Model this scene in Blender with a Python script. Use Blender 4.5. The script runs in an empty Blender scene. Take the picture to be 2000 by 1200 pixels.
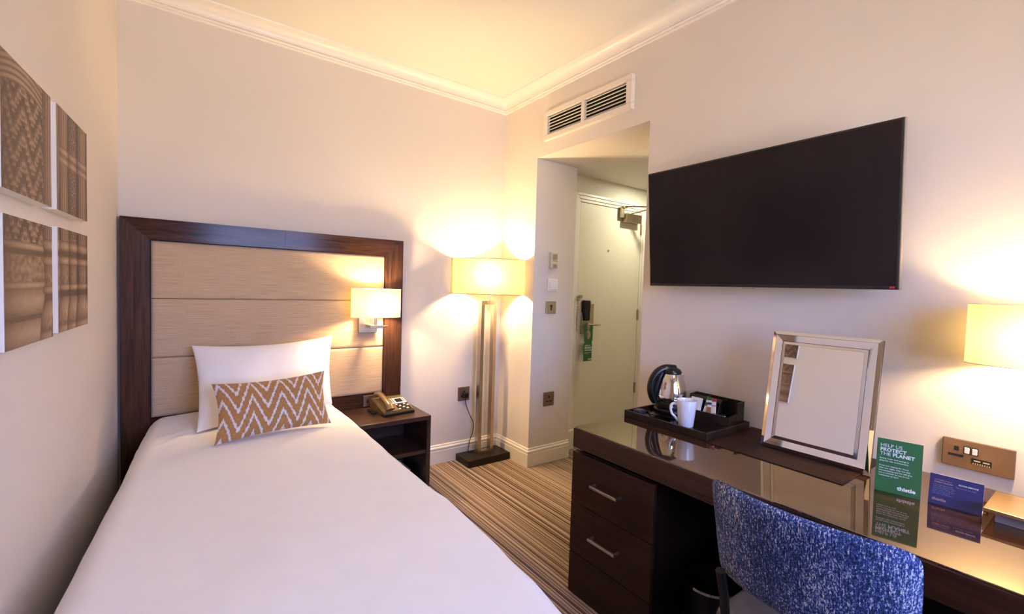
import bpy, bmesh, math, random
from mathutils import Vector, Matrix, noise
random.seed(7)
PI = math.pi
S = bpy.context.scene
COL = S.collection

# ------------------------------------------------------------------ objects
def link(o, parent=None):
    COL.objects.link(o)
    if parent: o.parent = parent
    return o

def wloc(o):
    v = Vector((0, 0, 0))
    while o is not None:
        v = v + o.location
        o = o.parent
    return v

def smooth(me, ang):
    if ang:
        me.polygons.foreach_set('use_smooth', [True]*len(me.polygons))
        me.set_sharp_from_angle(angle=math.radians(ang))

def obj(name, bm, m, parent=None, loc=None, ang=18, recalc=True):
    """links a bmesh built in world coordinates as one object; origin at loc or the parent's origin"""
    if recalc: bmesh.ops.recalc_face_normals(bm, faces=bm.faces)
    o_loc = wloc(parent) if parent else Vector(loc or (0, 0, 0))
    bmesh.ops.translate(bm, verts=bm.verts, vec=-o_loc)
    me = bpy.data.meshes.new(name)
    bm.to_mesh(me); bm.free()
    o = bpy.data.objects.new(name, me)
    if isinstance(m, (list, tuple)):
        for q in m: me.materials.append(q)
    else: me.materials.append(m)
    smooth(me, ang)
    if not parent: o.location = o_loc
    return link(o, parent)

def tag(o, label=None, cat=None, group=None, kind=None):
    if label: o['label'] = label
    if cat: o['category'] = cat
    if group: o['group'] = group
    if kind: o['kind'] = kind
    return o

def thing(name, label, cat, loc, group=None):
    o = bpy.data.objects.new(name, None); o.empty_display_size = .05
    o.location = loc
    return tag(link(o), label, cat, group)

def copy_tree(o, parent=None):
    c = o.copy(); COL.objects.link(c); c.parent = parent
    for ch in list(o.children): copy_tree(ch, c)
    return c

# ------------------------------------------------------------------ shapes
def BM(): return bmesh.new()

def box(bm, x0, x1, y0, y1, z0, z1, bev=0, seg=2, M=None):
    r = bmesh.ops.create_cube(bm, size=1)
    vs = r['verts']
    c = Vector(((x0+x1)/2, (y0+y1)/2, (z0+z1)/2)); s = (abs(x1-x0), abs(y1-y0), abs(z1-z0))
    for v in vs: v.co = Vector((v.co.x*s[0], v.co.y*s[1], v.co.z*s[2])) + c
    if bev:
        es = list({e for v in vs for e in v.link_edges})
        r2 = bmesh.ops.bevel(bm, geom=es, offset=bev, segments=seg, profile=.5, affect='EDGES')
        vs = [v for v in r2['verts']] + [v for v in vs if v.is_valid]
        vs = list({v for v in vs if v.is_valid})
    if M is not None: bmesh.ops.transform(bm, matrix=M, verts=vs)
    return vs

def lathe(bm, prof, c=(0, 0, 0), n=32, M=None, sx=1, sy=1):
    rings = []
    for r, z in prof:
        if r < 1e-6: rings.append([bm.verts.new((c[0], c[1], c[2]+z))])
        else: rings.append([bm.verts.new((c[0]+r*sx*math.cos(2*PI*i/n), c[1]+r*sy*math.sin(2*PI*i/n), c[2]+z)) for i in range(n)])
    for a, b in zip(rings, rings[1:]):
        for i in range(n):
            j = (i+1) % n
            if len(a) == 1 and len(b) == 1: continue
            if len(a) == 1: bm.faces.new((a[0], b[i], b[j]))
            elif len(b) == 1: bm.faces.new((a[i], a[j], b[0]))
            else: bm.faces.new((a[i], a[j], b[j], b[i]))
    vs = [v for r in rings for v in r]
    if M is not None: bmesh.ops.transform(bm, matrix=M, verts=vs)
    return vs

def cyl(bm, p0, p1, r, n=20, r2=None, bev=0):
    p0 = Vector(p0); p1 = Vector(p1); d = p1-p0; L = d.length
    r2 = r if r2 is None else r2
    M = Matrix.Translation(p0) @ d.to_track_quat('Z', 'Y').to_matrix().to_4x4()
    if bev: pr = [(0, 0), (r-bev, 0), (r, bev), (r2, L-bev), (r2-bev, L), (0, L)]
    else: pr = [(0, 0), (r, 0), (r2, L), (0, L)]
    return lathe(bm, pr, n=n, M=M)

def catmull(pts, k=8):
    pts = [Vector(p) for p in pts]
    P = [pts[0]*2-pts[1]] + pts + [pts[-1]*2-pts[-2]]
    out = []
    for i in range(1, len(P)-2):
        a, b, c, d = P[i-1:i+3]
        for j in range(k):
            t = j/k
            out.append(.5*((2*b)+(c-a)*t+(2*a-5*b+4*c-d)*t*t+(3*b-a-3*c+d)*t**3))
    out.append(pts[-1]); return out

def tube(bm, pts, r, n=8, k=8, rb=None, up=None):
    """tube along a smooth curve; r may be a function of 0..1; rb gives the second radius (flat section)"""
    P = catmull(pts, k) if k else [Vector(p) for p in pts]
    rings = []; U = None
    for i, p in enumerate(P):
        t = (P[min(i+1, len(P)-1)]-P[max(i-1, 0)]).normalized()
        if U is None: U = Vector(up) if up else t.orthogonal()
        U = (U - t*U.dot(t)).normalized(); V = t.cross(U)
        f = i/(len(P)-1); ra = r(f) if callable(r) else r
        rbb = ra if rb is None else (rb(f) if callable(rb) else rb)
        rings.append([bm.verts.new(p+U*ra*math.cos(2*PI*j/n)+V*rbb*math.sin(2*PI*j/n)) for j in range(n)])
    for a, b in zip(rings, rings[1:]):
        for j in range(n): bm.faces.new((a[j], a[(j+1) % n], b[(j+1) % n], b[j]))
    bm.faces.new(rings[0][::-1]); bm.faces.new(rings[-1])

def prism(bm, pts, vec):
    a = [bm.verts.new(p) for p in pts]; b = [bm.verts.new(Vector(p)+Vector(vec)) for p in pts]
    n = len(a)
    bm.faces.new(a); bm.faces.new(b[::-1])
    for i in range(n): bm.faces.new((a[i], b[i], b[(i+1) % n], a[(i+1) % n]))
    return a+b

def sweep_segments(path, prof):
    """profile (distance to the right of the walk, z) swept along a polyline with mitres: one bmesh per leg"""
    P = [Vector((p[0], p[1])) for p in path]; rings = []
    for i, p in enumerate(P):
        def rn(a, b):
            d = (b-a).normalized(); return Vector((d.y, -d.x))
        if i == 0: m = rn(P[0], P[1])
        elif i == len(P)-1: m = rn(P[-2], P[-1])
        else:
            n0, n1 = rn(P[i-1], p), rn(p, P[i+1]); m = (n0+n1).normalized(); m = m/ max(.2, m.dot(n0))
        rings.append([Vector((p.x+m.x*d, p.y+m.y*d, z)) for d, z in prof])
    out = []
    for a, b in zip(rings, rings[1:]):
        bm = BM(); A = [bm.verts.new(v) for v in a]; B = [bm.verts.new(v) for v in b]; n = len(A)
        for i in range(n): bm.faces.new((A[i], A[(i+1) % n], B[(i+1) % n], B[i]))
        bm.faces.new(A); bm.faces.new(B[::-1]); out.append(bm)
    return out

def frame_bm(bm, y0, y1, z0, z1, w, x0, x1, wz=None, bev=0):
    """rectangular frame in the YZ plane"""
    wz = wz or w
    box(bm, x0, x1, y0, y1, z0, z0+wz, bev); box(bm, x0, x1, y0, y1, z1-wz, z1, bev)
    box(bm, x0, x1, y0, y0+w, z0+wz, z1-wz, bev); box(bm, x0, x1, y1-w, y1, z0+wz, z1-wz, bev)

# ------------------------------------------------------------------ materials
class NT:
    def __init__(s, name):
        s.m = bpy.data.materials.new(name); s.m.use_nodes = True
        s.t = s.m.node_tree; s.n = s.t.nodes; s.b = s.n['Principled BSDF']; s.out = s.n['Material Output']
    def add(s, kind, **kw):
        x = s.n.new(kind)
        for k, v in kw.items():
            if k.startswith('i_'): x.inputs[k[2:].replace('_', ' ')].default_value = v
            else: setattr(x, k, v)
        return x
    def link(s, a, b): s.t.links.new(a, b)
    def set(s, **kw):
        for k, v in kw.items():
            k = {'base': 'Base Color', 'rough': 'Roughness', 'metal': 'Metallic', 'spec': 'Specular IOR Level', 'ior': 'IOR', 'coat': 'Coat Weight',
                 'coat_rough': 'Coat Roughness', 'coat_ior': 'Coat IOR', 'sheen': 'Sheen Weight', 'trans': 'Transmission Weight', 'emit': 'Emission Color', 'emit_s': 'Emission Strength'}[k]
            if k in ('Base Color', 'Emission Color'): v = (*v[:3], 1)
            s.b.inputs[k].default_value = v
    def coords(s, scale=(1, 1, 1), kind='Object', rot=(0, 0, 0)):
        tc = s.add('ShaderNodeTexCoord'); mp = s.add('ShaderNodeMapping')
        mp.inputs['Scale'].default_value = scale; mp.inputs['Rotation'].default_value = rot
        s.link(tc.outputs[kind], mp.inputs['Vector']); return mp.outputs['Vector']
    def noise(s, vec, scale=5, detail=3, rough=.5, dist=0):
        x = s.add('ShaderNodeTexNoise'); x.inputs['Scale'].default_value = scale; x.inputs['Detail'].default_value = detail
        x.inputs['Roughness'].default_value = rough; x.inputs['Distortion'].default_value = dist
        s.link(vec, x.inputs['Vector']); return x.outputs['Fac']
    def ramp(s, fac, stops, interp='LINEAR'):
        r = s.add('ShaderNodeValToRGB'); r.color_ramp.interpolation = interp
        el = r.color_ramp.elements
        while len(el) < len(stops): el.new(.5)
        for e, (p, c) in zip(el, stops): e.position = p; e.color = (*c, 1)
        s.link(fac, r.inputs['Fac']); return r.outputs['Color']
    def bump(s, h, strength=.2, dist=.002):
        b = s.add('ShaderNodeBump'); b.inputs['Strength'].default_value = strength; b.inputs['Distance'].default_value = dist
        s.link(h, b.inputs['Height']); s.link(b.outputs['Normal'], s.b.inputs['Normal'])
    def mix(s, fac, a, b, blend='MIX'):
        x = s.add('ShaderNodeMix', data_type='RGBA', blend_type=blend)
        if isinstance(fac, (int, float)): x.inputs[0].default_value = fac
        else: s.link(fac, x.inputs[0])
        for v, i in ((a, 6), (b, 7)):
            if isinstance(v, (tuple, list)): x.inputs[i].default_value = (*v[:3], 1)
            else: s.link(v, x.inputs[i])
        return x.outputs[2]
    def base(s, c): s.link(c, s.b.inputs['Base Color'])
    def math(s, op, a, b=0, c=None):
        x = s.add('ShaderNodeMath', operation=op)
        for i, v in enumerate((a, b, c)):
            if v is None: continue
            if isinstance(v, (int, float)): x.inputs[i].default_value = v
            else: s.link(v, x.inputs[i])
        return x.outputs[0]

def plain(name, c, rough=.5, metal=0, var=.04, scale=20, bump=0, **kw):
    t = NT(name); t.set(rough=rough, metal=metal, **kw)
    v = t.coords(); f = t.noise(v, scale, 3)
    lo = tuple(max(0, x*(1-var)) for x in c); hi = tuple(min(1, x*(1+var)) for x in c)
    t.base(t.ramp(f, [(.3, lo), (.7, hi)]))
    if bump: t.bump(t.noise(v, scale*8, 2), bump, .001)
    return t.m

def wood(name, dark, light, axis='X', rough=.4, spec=.5, coat=0):
    t = NT(name); t.set(rough=rough, spec=spec, coat=coat, coat_rough=.15)
    sc = {'X': (1.2, 22, 22), 'Y': (22, 1.2, 22), 'Z': (22, 22, 1.2)}[axis]
    v = t.coords(sc); f = t.noise(v, 2.2, 6, .62, .6)
    fine = t.noise(t.coords(tuple(q*4 for q in sc)), 3, 3, .6)
    g = t.math('ADD', t.math('MULTIPLY', f, .7), t.math('MULTIPLY', fine, .3))
    t.base(t.ramp(g, [(.32, dark), (.5, tuple((a+b)/2 for a, b in zip(dark, light))), (.66, light)]))
    t.bump(g, .12, .001); return t.m

M = {}
M['wall'] = plain('wall_paint', (.70, .63, .56), .75, var=.015, scale=3, bump=.04)
M['vent'] = plain('vent_paint', (.74, .66, .575), .5, var=.02, scale=8)
M['wall_hall'] = plain('hall_paint', (.68, .635, .56), .75, var=.015, scale=3)
M['ceil'] = plain('ceiling_paint', (.73, .69, .615), .8, var=.01, scale=3)
M['trim'] = plain('white_gloss_paint', (.79, .73, .655), .35, var=.02, scale=8)
M['door'] = plain('cream_door_paint', (.76, .70, .59), .4, var=.02, scale=4)
M['white_linen'] = plain('white_linen', (.87, .85, .845), .85, var=.015, scale=12, sheen=.15)
M['pillow_linen'] = plain('pillow_linen', (.87, .845, .835), .85, var=.015, scale=12, sheen=.15)
M['steel'] = plain('polished_steel', (.72, .70, .68), .09, 1, var=.02)
M['steel_b'] = plain('brushed_nickel', (.46, .375, .265), .27, 1, var=.05)
M['handle'] = plain('satin_pewter', (.70, .63, .57), .30, 1, var=.05)
M['bronze'] = plain('bronze_plate', (.27, .175, .115), .38, .8, var=.08)
M['brass_pale'] = plain('pale_brass', (.46, .39, .26), .35, .8, var=.05)
M['black_pl'] = plain('black_plastic', (.007, .006, .006), .3, var=.1, spec=.35)
M['black_mat'] = plain('black_leatherette', (.014, .008, .0055), .40, var=.15, scale=60, bump=.15, spec=.3)
M['black_deep'] = plain('dark_void', (.006, .005, .005), .8)
M['white_pl'] = plain('white_plastic', (.78, .75, .68), .35, var=.02)
M['cream_pl'] = plain('cream_plastic', (.66, .58, .42), .4, var=.03)
M['ceramic'] = plain('white_ceramic', (.83, .79, .77), .14, var=.01, coat=.4)
M['paper'] = plain('white_paper', (.80, .77, .74), .7, var=.03)
M['green'] = plain('green_card', (.020, .125, .036), .5, var=.05)
M['blue'] = plain('blue_card', (.028, .032, .14), .5, var=.05)
M['ink_white'] = plain('white_print', (.82, .82, .78), .6)
M['ink_red'] = plain('faded_print', (.45, .28, .30), .6)
M['ink_dim'] = plain('pale_blue_print', (.30, .32, .52), .6)
M['red'] = plain('red_print', (.5, .03, .03), .5)
M['green_print'] = plain('green_print', (.03, .16, .05), .5)
M['brown_print'] = plain('brown_print', (.34, .14, .05), .5)
M['wood_hb_x'] = wood('headboard_wenge_horizontal', (.010, .005, .004), (.080, .033, .017), 'X', .17, .18)
M['wood_hb_z'] = wood('headboard_wenge_vertical', (.010, .005, .004), (.088, .036, .018), 'Z', .30, .2)
M['wood_bed'] = wood('bedside_wood', (.020, .010, .007), (.066, .030, .018), 'X', .33, .35)
M['wood_desk'] = wood('desk_wood', (.012, .005, .003), (.064, .023, .011), 'Y', .36, .25)
M['wood_drawer'] = wood('drawer_wood', (.009, .004, .003), (.040, .015, .008), 'Y', .36, .22)
M['wood_desk_z'] = wood('desk_wood_upright', (.008, .004, .003), (.026, .012, .008), 'Z', .36, .2)
M['seat_vinyl'] = plain('dark_grey_vinyl', (.10, .097, .10), .30, var=.1)
M['chrome'] = plain('chrome', (.75, .72, .70), .08, 1, var=.01)

def m_fabric_panel():
    t = NT('oatmeal_upholstery'); t.set(rough=.9, sheen=.2)
    f1 = t.noise(t.coords((3, 1, 240)), 2, 4, .65); f2 = t.noise(t.coords((60, 1, 500)), 2, 2, .6)
    g = t.math('ADD', t.math('MULTIPLY', f1, .6), t.math('MULTIPLY', f2, .4))
    t.base(t.ramp(g, [(.32, (.34, .22, .125)), (.5, (.53, .375, .235)), (.68, (.70, .53, .36))]))
    t.bump(g, .35, .0015); return t.m
M['panel'] = m_fabric_panel()

def m_carpet():
    t = NT('striped_carpet'); t.set(rough=.95, sheen=.2, spec=.1)
    tc = t.add('ShaderNodeTexCoord'); sp = t.add('ShaderNodeSeparateXYZ'); t.link(tc.outputs['Object'], sp.inputs[0])
    wob = t.noise(t.coords((4, 4, 4)), 3, 2)
    x = t.math('ADD', sp.outputs['X'], t.math('MULTIPLY', wob, .004))
    def w1(scale):
        fl = t.math('FLOOR', t.math('MULTIPLY', x, scale))
        wn = t.add('ShaderNodeTexWhiteNoise', noise_dimensions='1D'); t.link(fl, wn.inputs['W']); return wn.outputs['Value']
    n1 = t.add('ShaderNodeTexNoise', noise_dimensions='1D'); n1.inputs['Scale'].default_value = 45; n1.inputs['Detail'].default_value = 1
    t.link(x, n1.inputs['W'])
    line = t.math('PINGPONG', t.math('ADD', t.math('MULTIPLY', x, 106), t.math('MULTIPLY', n1.outputs['Fac'], 3.2)), 1)
    g = t.math('ADD', t.math('MULTIPLY', line, .62), t.math('MULTIPLY', w1(260), .34))
    c = t.ramp(g, [(.16, (.040, .020, .014)), (.34, (.12, .068, .043)), (.52, (.35, .238, .16)), (.85, (.54, .405, .295))])
    grain = t.noise(t.coords((1, 1, 1)), 420, 2)
    c = t.mix(.55, c, t.ramp(grain, [(.3, (.35, .3, .27)), (.65, (1, 1, 1))]), 'MULTIPLY')
    t.base(c); t.bump(grain, .5, .003); return t.m
M['carpet'] = m_carpet()

def m_tweed():
    t = NT('blue_tweed'); t.set(rough=.95, sheen=.15, spec=.15)
    st = t.noise(t.coords((60, 150, 9)), 2.2, 3, .6)           # vertical slubs
    fine = t.noise(t.coords((1, 1, .45)), 290, 2, .8)
    big = t.noise(t.coords((1, 1, .5)), 9, 2)
    g = t.math('ADD', t.math('ADD', t.math('MULTIPLY', st, .42), t.math('MULTIPLY', fine, .78)), t.math('MULTIPLY', big, .22))
    c = t.ramp(g, [(.53, (.006, .007, .016)), (.635, (.011, .018, .060)), (.725, (.026, .058, .22)), (.785, (.11, .16, .34)), (.84, (.66, .62, .60))])
    t.base(c); t.bump(fine, .6, .003); return t.m
M['tweed'] = m_tweed()

def m_chevron():
    t = NT('mustard_chevron_weave'); t.set(rough=.95, sheen=.2, spec=.1)
    tc = t.add('ShaderNodeTexCoord'); sp = t.add('ShaderNodeSeparateXYZ'); t.link(tc.outputs['UV'], sp.inputs[0])
    nz = t.noise(t.coords((120, 40, 1), 'UV'), 1.0, 2)
    step = t.math('DIVIDE', t.math('FLOOR', t.math('MULTIPLY', sp.outputs['X'], 95)), 95)
    wv = t.add('ShaderNodeTexWhiteNoise', noise_dimensions='1D'); t.link(t.math('MULTIPLY', step, 995.3), wv.inputs['W'])
    u = t.math('ADD', step, t.math('MULTIPLY', t.math('SUBTRACT', nz, .5), .006))
    tri = t.math('PINGPONG', t.math('MULTIPLY', t.math('ADD', u, -.155), 3.95*2), 1)       # 0..1..0
    ph = t.math('ADD', t.math('DIVIDE', t.math('ADD', sp.outputs['Y'], t.math('MULTIPLY', t.math('SUBTRACT', wv.outputs['Value'], .5), .042)), .305), t.math('MULTIPLY', tri, -1.75))
    fr = t.math('FRACT', t.math('ADD', ph, 10.1))
    band = t.math('ABSOLUTE', t.math('SUBTRACT', fr, .5))                                   # 0 at the middle of a pale line
    fleck = t.noise(t.coords((1, 1, 1), 'Object'), 420, 2, .7)
    d = t.math('ADD', band, t.math('MULTIPLY', t.math('SUBTRACT', fleck, .5), .22))
    c = t.ramp(d, [(.105, (.80, .72, .66)), (.15, (.40, .31, .27)), (.20, (.40, .20, .075)), (.5, (.50, .245, .075))])
    c = t.mix(.4, c, t.ramp(fleck, [(.35, (.42, .40, .40)), (.62, (1, 1, 1))]), 'MULTIPLY')
    t.base(c); t.bump(fleck, .5, .003); return t.m
M['chevron'] = m_chevron()

def m_desktop():
    t = NT('lacquered_glass_top'); t.set(rough=.04, spec=.5, ior=3.5); t.b.inputs['Specular Tint'].default_value = (1, .86, .67, 1)
    f = t.noise(t.coords((20, 1.2, 20)), 2.2, 5, .6, .5)
    t.base(t.ramp(f, [(.35, (.020, .009, .006)), (.65, (.045, .020, .012))])); return t.m
M['desktop'] = m_desktop()

def m_shade(name, inner, through, tr=.5):
    t = NT(name)
    d = t.add('ShaderNodeBsdfDiffuse'); x = t.add('ShaderNodeBsdfTranslucent'); mx = t.add('ShaderNodeMixShader')
    f = t.noise(t.coords((60, 60, 500)), 3, 2)
    def c(col): return t.ramp(f, [(.3, tuple(q*.95 for q in col)), (.7, col)])
    t.link(c(inner), d.inputs['Color']); t.link(c(through), x.inputs['Color']); mx.inputs[0].default_value = tr
    t.link(d.outputs[0], mx.inputs[1]); t.link(x.outputs[0], mx.inputs[2]); t.link(mx.outputs[0], t.out.inputs['Surface'])
    return t.m
M['shade'] = m_shade('cream_lampshade', (.80, .70, .48), (.185, .165, .075))
M['mirror'] = plain('mirror_silver', (.88, .87, .86), .01, 1, var=.0)
M['mirror_frame'] = plain('bevelled_mirror', (.86, .85, .86), .05, 1, var=.0)
M['screen'] = plain('tv_glass', (.0065, .0045, .0075), .20, var=.0, spec=.25)
M['tv_edge'] = plain('tv_bezel', (.012, .011, .012), .3, var=.0)
M['tv_side'] = plain('tv_silver_side', (.45, .40, .33), .3, .8)

def m_picture():
    t = NT('sepia_print'); t.set(rough=.55)
    a = t.add('ShaderNodeAttribute', attribute_name='tone')
    g = t.noise(t.coords((1, 1, 1)), 60, 4)
    c = t.ramp(a.outputs['Fac'], [(0, (.060, .032, .022)), (.35, (.155, .090, .058)), (.7, (.36, .24, .155)), (1, (.60, .44, .31))])
    t.base(t.mix(.35, c, t.ramp(g, [(.3, (.6, .6, .6)), (.7, (1, 1, 1))]), 'MULTIPLY')); return t.m
M['picture'] = m_picture()

def m_pane():
    t = NT('window_pane')
    tr = t.add('ShaderNodeBsdfTransparent'); gl = t.add('ShaderNodeBsdfGlossy'); gl.inputs['Roughness'].default_value = .02
    fr = t.add('ShaderNodeFresnel'); mx = t.add('ShaderNodeMixShader')
    t.link(fr.outputs[0], mx.inputs[0]); t.link(tr.outputs[0], mx.inputs[1]); t.link(gl.outputs[0], mx.inputs[2]); t.link(mx.outputs[0], t.out.inputs['Surface'])
    return t.m
M['pane'] = m_pane()
def m_emit(name, c, s):
    t = NT(name); t.set(base=c, emit=c, emit_s=s); return t.m
M['bulb'] = m_emit('frosted_bulb', (1, .72, .40), 6)
M['downlight'] = m_emit('downlight_lens', (.95, 1, .72), 8)

# ------------------------------------------------------------------ lights
WARM = (1.0, .71, .38)
def lamp(name, loc, power, parent, col=WARM, size=.035):
    l = bpy.data.lights.new(name, 'POINT'); l.energy = power; l.color = col; l.shadow_soft_size = size
    o = bpy.data.objects.new(name, l); link(o, parent); o.location = Vector(loc)-wloc(parent); return o

# ------------------------------------------------------------------ room
R, B, LX = 2.178, 3.15, -.262
TL = math.tan(math.radians(3.9))
CZ, FY = 2.892, -1.3
def lx(y): return LX-(B-y)*TL          # left wall line
def st(name, bm, m, ang=18): return tag(obj(name, bm, m, ang=ang), kind='structure')

bm = BM(); box(bm, -1.2, 4.6, FY-.3, 3.5, -.12, 0); st('floor', bm, M['carpet'])
bm = BM(); box(bm, -1.2, 2.4, FY-.3, 3.5, CZ, CZ+.12); st('ceiling', bm, M['ceil'])
bm = BM(); box(bm, -.6, R+.42, B, B+.25, 0, CZ+.02); st('wall_back', bm, M['wall'])
bm = BM(); prism(bm, [(lx(FY-.2), FY-.2, 0), (lx(B+.2), B+.2, 0), (lx(B+.2)-.2, B+.2, 0), (lx(FY-.2)-.2, FY-.2, 0)], (0, 0, CZ+.02)); st('wall_left', bm, M['wall'])
OY0, OY1, SZ, RX = 1.70, 2.72, 2.365, 2.595
bm = BM()
pts = [(R, FY-.2, 0), (R, FY-.2, CZ+.02), (R, B+.02, CZ+.02), (R, B+.02, 0), (R, OY1, 0), (R, OY1, SZ), (R, OY0, SZ), (R, OY0, 0)]
prism(bm, pts, (RX-R, 0, 0))
st('wall_right', bm, M['wall'])
# window wall behind the camera
WX0, WX1, WZ0, WZ1 = .25, 1.75, .95, 2.35
bm = BM()
box(bm, -1.0, WX0, FY-.2, FY, 0, CZ+.02); box(bm, WX1, 2.6, FY-.2, FY, 0, CZ+.02)
box(bm, WX0, WX1, FY-.2, FY, 0, WZ0); box(bm, WX0, WX1, FY-.2, FY, WZ1, CZ+.02)
st('wall_front', bm, M['wall'])
win = bpy.data.objects.new('window_1', None); win.location = ((WX0+WX1)/2, FY-.1, WZ0); tag(link(win), kind='structure')
bm = BM()
for a, b in ((WX0, WX0+.06), (WX1-.06, WX1), (.97, 1.03)): box(bm, a, b, FY-.13, FY-.07, WZ0, WZ1, .004)
for a, b in ((WZ0, WZ0+.06), (WZ1-.06, WZ1), (1.62, 1.67)): box(bm, WX0+.06, WX1-.06, FY-.12, FY-.08, a, b, .004)
obj('window_frame', bm, M['trim'], win)
bm = BM(); box(bm, WX0+.05, WX1-.05, FY-.103, FY-.097, WZ0+.05, WZ1-.05); obj('pane', bm, M['pane'], win)
bm = BM(); box(bm, WX0-.05, WX1+.05, FY-.07, FY+.08, WZ0-.03, WZ0-.002, .006); obj('window_sill', bm, M['trim'], win)
# entrance hall beyond the opening
DX0, DX1, DZ = 2.776, 3.582, 2.135
HY = 2.86
bm = BM()
box(bm, RX-.02, DX0-.03, HY, 3.2, 0, SZ+.05); box(bm, DX1+.03, 4.4, HY, 3.2, 0, SZ+.05); box(bm, DX0-.03, DX1+.03, HY, 3.2, DZ+.03, SZ+.05)
box(bm, DX0-.03, DX1+.03, HY+.07, 3.2, 0, DZ+.03)
st('wall_hall_back', bm, M['wall_hall'])
bm = BM(); box(bm, 4.25, 4.4, 1.3, 3.2, 0, SZ+.05); st('wall_hall_side', bm, M['wall_hall'])
bm = BM(); box(bm, RX-.02, 4.4, 1.3, OY0-.1, 0, SZ+.05); st('wall_hall_front', bm, M['wall_hall'])
bm = BM(); box(bm, RX, 4.4, 1.3, 3.2, SZ, SZ+.1); st('ceiling_hall', bm, M['ceil'])

# skirting and cornice
bprof = [(0, 0), (.018, 0), (.018, .098), (.014, .104), (.014, .112), (.018, .116), (.016, .124), (.009, .129), (.009, .138), (.004, .144), (0, .144)]
segs = sweep_segments([(lx(B)+.0, B), (R, B), (R, OY1), (RX, OY1)], bprof)
for bm, nm in zip(segs, ('baseboard_back', 'baseboard_corner', 'baseboard_reveal')): st(nm, bm, M['trim'])
segs = sweep_segments([(RX-.1, OY0), (R, OY0), (R, FY)], bprof)
for bm, nm in zip(segs, ('baseboard_jamb', 'baseboard_right')): st(nm, bm, M['trim'])
z0 = 2.804
cprof = [(0, z0), (.010, z0), (.014, z0+.006), (.012, z0+.012), (.020, z0+.014), (.024, z0+.020), (.020, z0+.026), (.026, z0+.028)]
for i in range(9):
    a = PI/2*i/8; cprof.append((.080-.054*math.cos(a), z0+.028+.048*math.sin(a)))
cprof += [(.086, z0+.078), (.098, z0+.079), (.101, z0+.084), (.101, CZ+.004), (0, CZ+.004)]
segs = sweep_segments([(lx(FY), FY), (lx(B), B), (R, B), (R, FY)], cprof)
for bm, nm in zip(segs, ('trim_1', 'trim_2', 'trim_3')): st(nm, bm, M['trim'], 40)

# ------------------------------------------------------------------ entrance door
d = bpy.data.objects.new('door_1', None); d.location = (DX0, HY, 0); tag(link(d), kind='structure')
LY = 2.852
bm = BM(); box(bm, DX0, DX1, LY, LY+.045, .006, DZ, .002); obj('door_leaf', bm, M['door'], d)
bm = BM()
for (a, b, dy) in ((.004, .028, .012), (.028, .055, .020), (.055, .078, .028)):
    box(bm, DX0-b, DX0-a, HY-dy, HY+.005, .165, DZ+b, .003); box(bm, DX1+a, DX1+b, HY-dy, HY+.005, .165, DZ+b, .003)
    box(bm, DX0-a, DX1+a, HY-dy, HY+.005, DZ+a, DZ+b, .003)
box(bm, DX0-.082, DX0-.004, HY-.034, HY+.005, 0, .168, .004); box(bm, DX1+.004, DX1+.082, HY-.034, HY+.005, 0, .168, .004)
obj('door_casing', bm, M['trim'], d)
for z in (1.98, 1.16, .45):
    bm = BM(); cyl(bm, (DX1+.002, LY-.006, z-.05), (DX1+.002, LY-.006, z+.05), .008, 10)
    box(bm, DX1-.012, DX1+.001, LY-.003, LY+.002, z-.05, z+.05)
    for q in (-.018, .018): cyl(bm, (DX1+.002, LY-.006, z+q-.001), (DX1+.002, LY-.006, z+q+.001), .0092, 10)
    obj('hinge', bm, M['brass_pale'], d)
# overhead closer
cx0 = 3.27
bm = BM(); box(bm, cx0+.03, cx0+.25, LY-.06, LY+.001, 2.02, 2.10, .006); cl = obj('door_closer', bm, M['steel_b'], d)
bm = BM(); box(bm, cx0-.015, cx0+.03, LY-.035, LY-.02, 2.055, 2.16, .002); box(bm, cx0-.005, cx0+.055, LY-.048, LY-.022, 2.145, 2.163, .003)
obj('closer_bracket', bm, M['brass_pale'], cl)
bm = BM()
for p, q in (((cx0+.02, LY-.04, 2.158), (cx0+.21, LY-.25, 2.155)), ((cx0+.14, LY-.03, 2.108), (cx0+.21, LY-.25, 2.148))):
    tube(bm, [p, q], .006, 8, 0)
cyl(bm, (cx0+.14, LY-.03, 2.09), (cx0+.14, LY-.03, 2.115), .012, 12); cyl(bm, (cx0+.21, LY-.25, 2.14), (cx0+.21, LY-.25, 2.165), .012, 12)
obj('closer_arm', bm, M['steel_b'], cl)
# lock furniture
bm = BM(); box(bm, 2.905, 2.975, LY-.010, LY+.001, .935, 1.262, .004); box(bm, 2.822, 2.90, LY-.016, LY+.001, 1.0, 1.16, .004)
lk = obj('lock_plate', bm, M['brass_pale'], d)
bm = BM(); box(bm, 2.822, 2.905, LY-.042, LY+.001, 1.185, 1.292, .012); box(bm, 2.836, 2.9, LY-.040, LY+.001, 1.115, 1.195, .008); obj('card_lock', bm, M['black_pl'], d)
bm = BM(); box(bm, 2.826, 2.902, LY-.040, LY-.004, 1.2905, 1.296, .003); obj('lock_cap', bm, M['handle'], d)
bm = BM(); cyl(bm, (2.868, LY, 1.085), (2.868, LY-.055, 1.085), .011, 12)
tube(bm, [(2.868, LY-.05, 1.085), (2.90, LY-.058, 1.083), (2.96, LY-.058, 1.08), (3.005, LY-.057, 1.079)], .0095, 10, 4, rb=.011)
obj('lever_handle', bm, M['steel'], d)
bm = BM()
cyl(bm, (2.80, LY+.001, 1.325), (2.80, LY-.02, 1.325), .013, 12); box(bm, 2.786, 2.826, LY-.012, LY+.001, 1.312, 1.338, .003)
obj('chain_bolt', bm, M['brass_pale'], d)
bm = BM()
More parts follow.
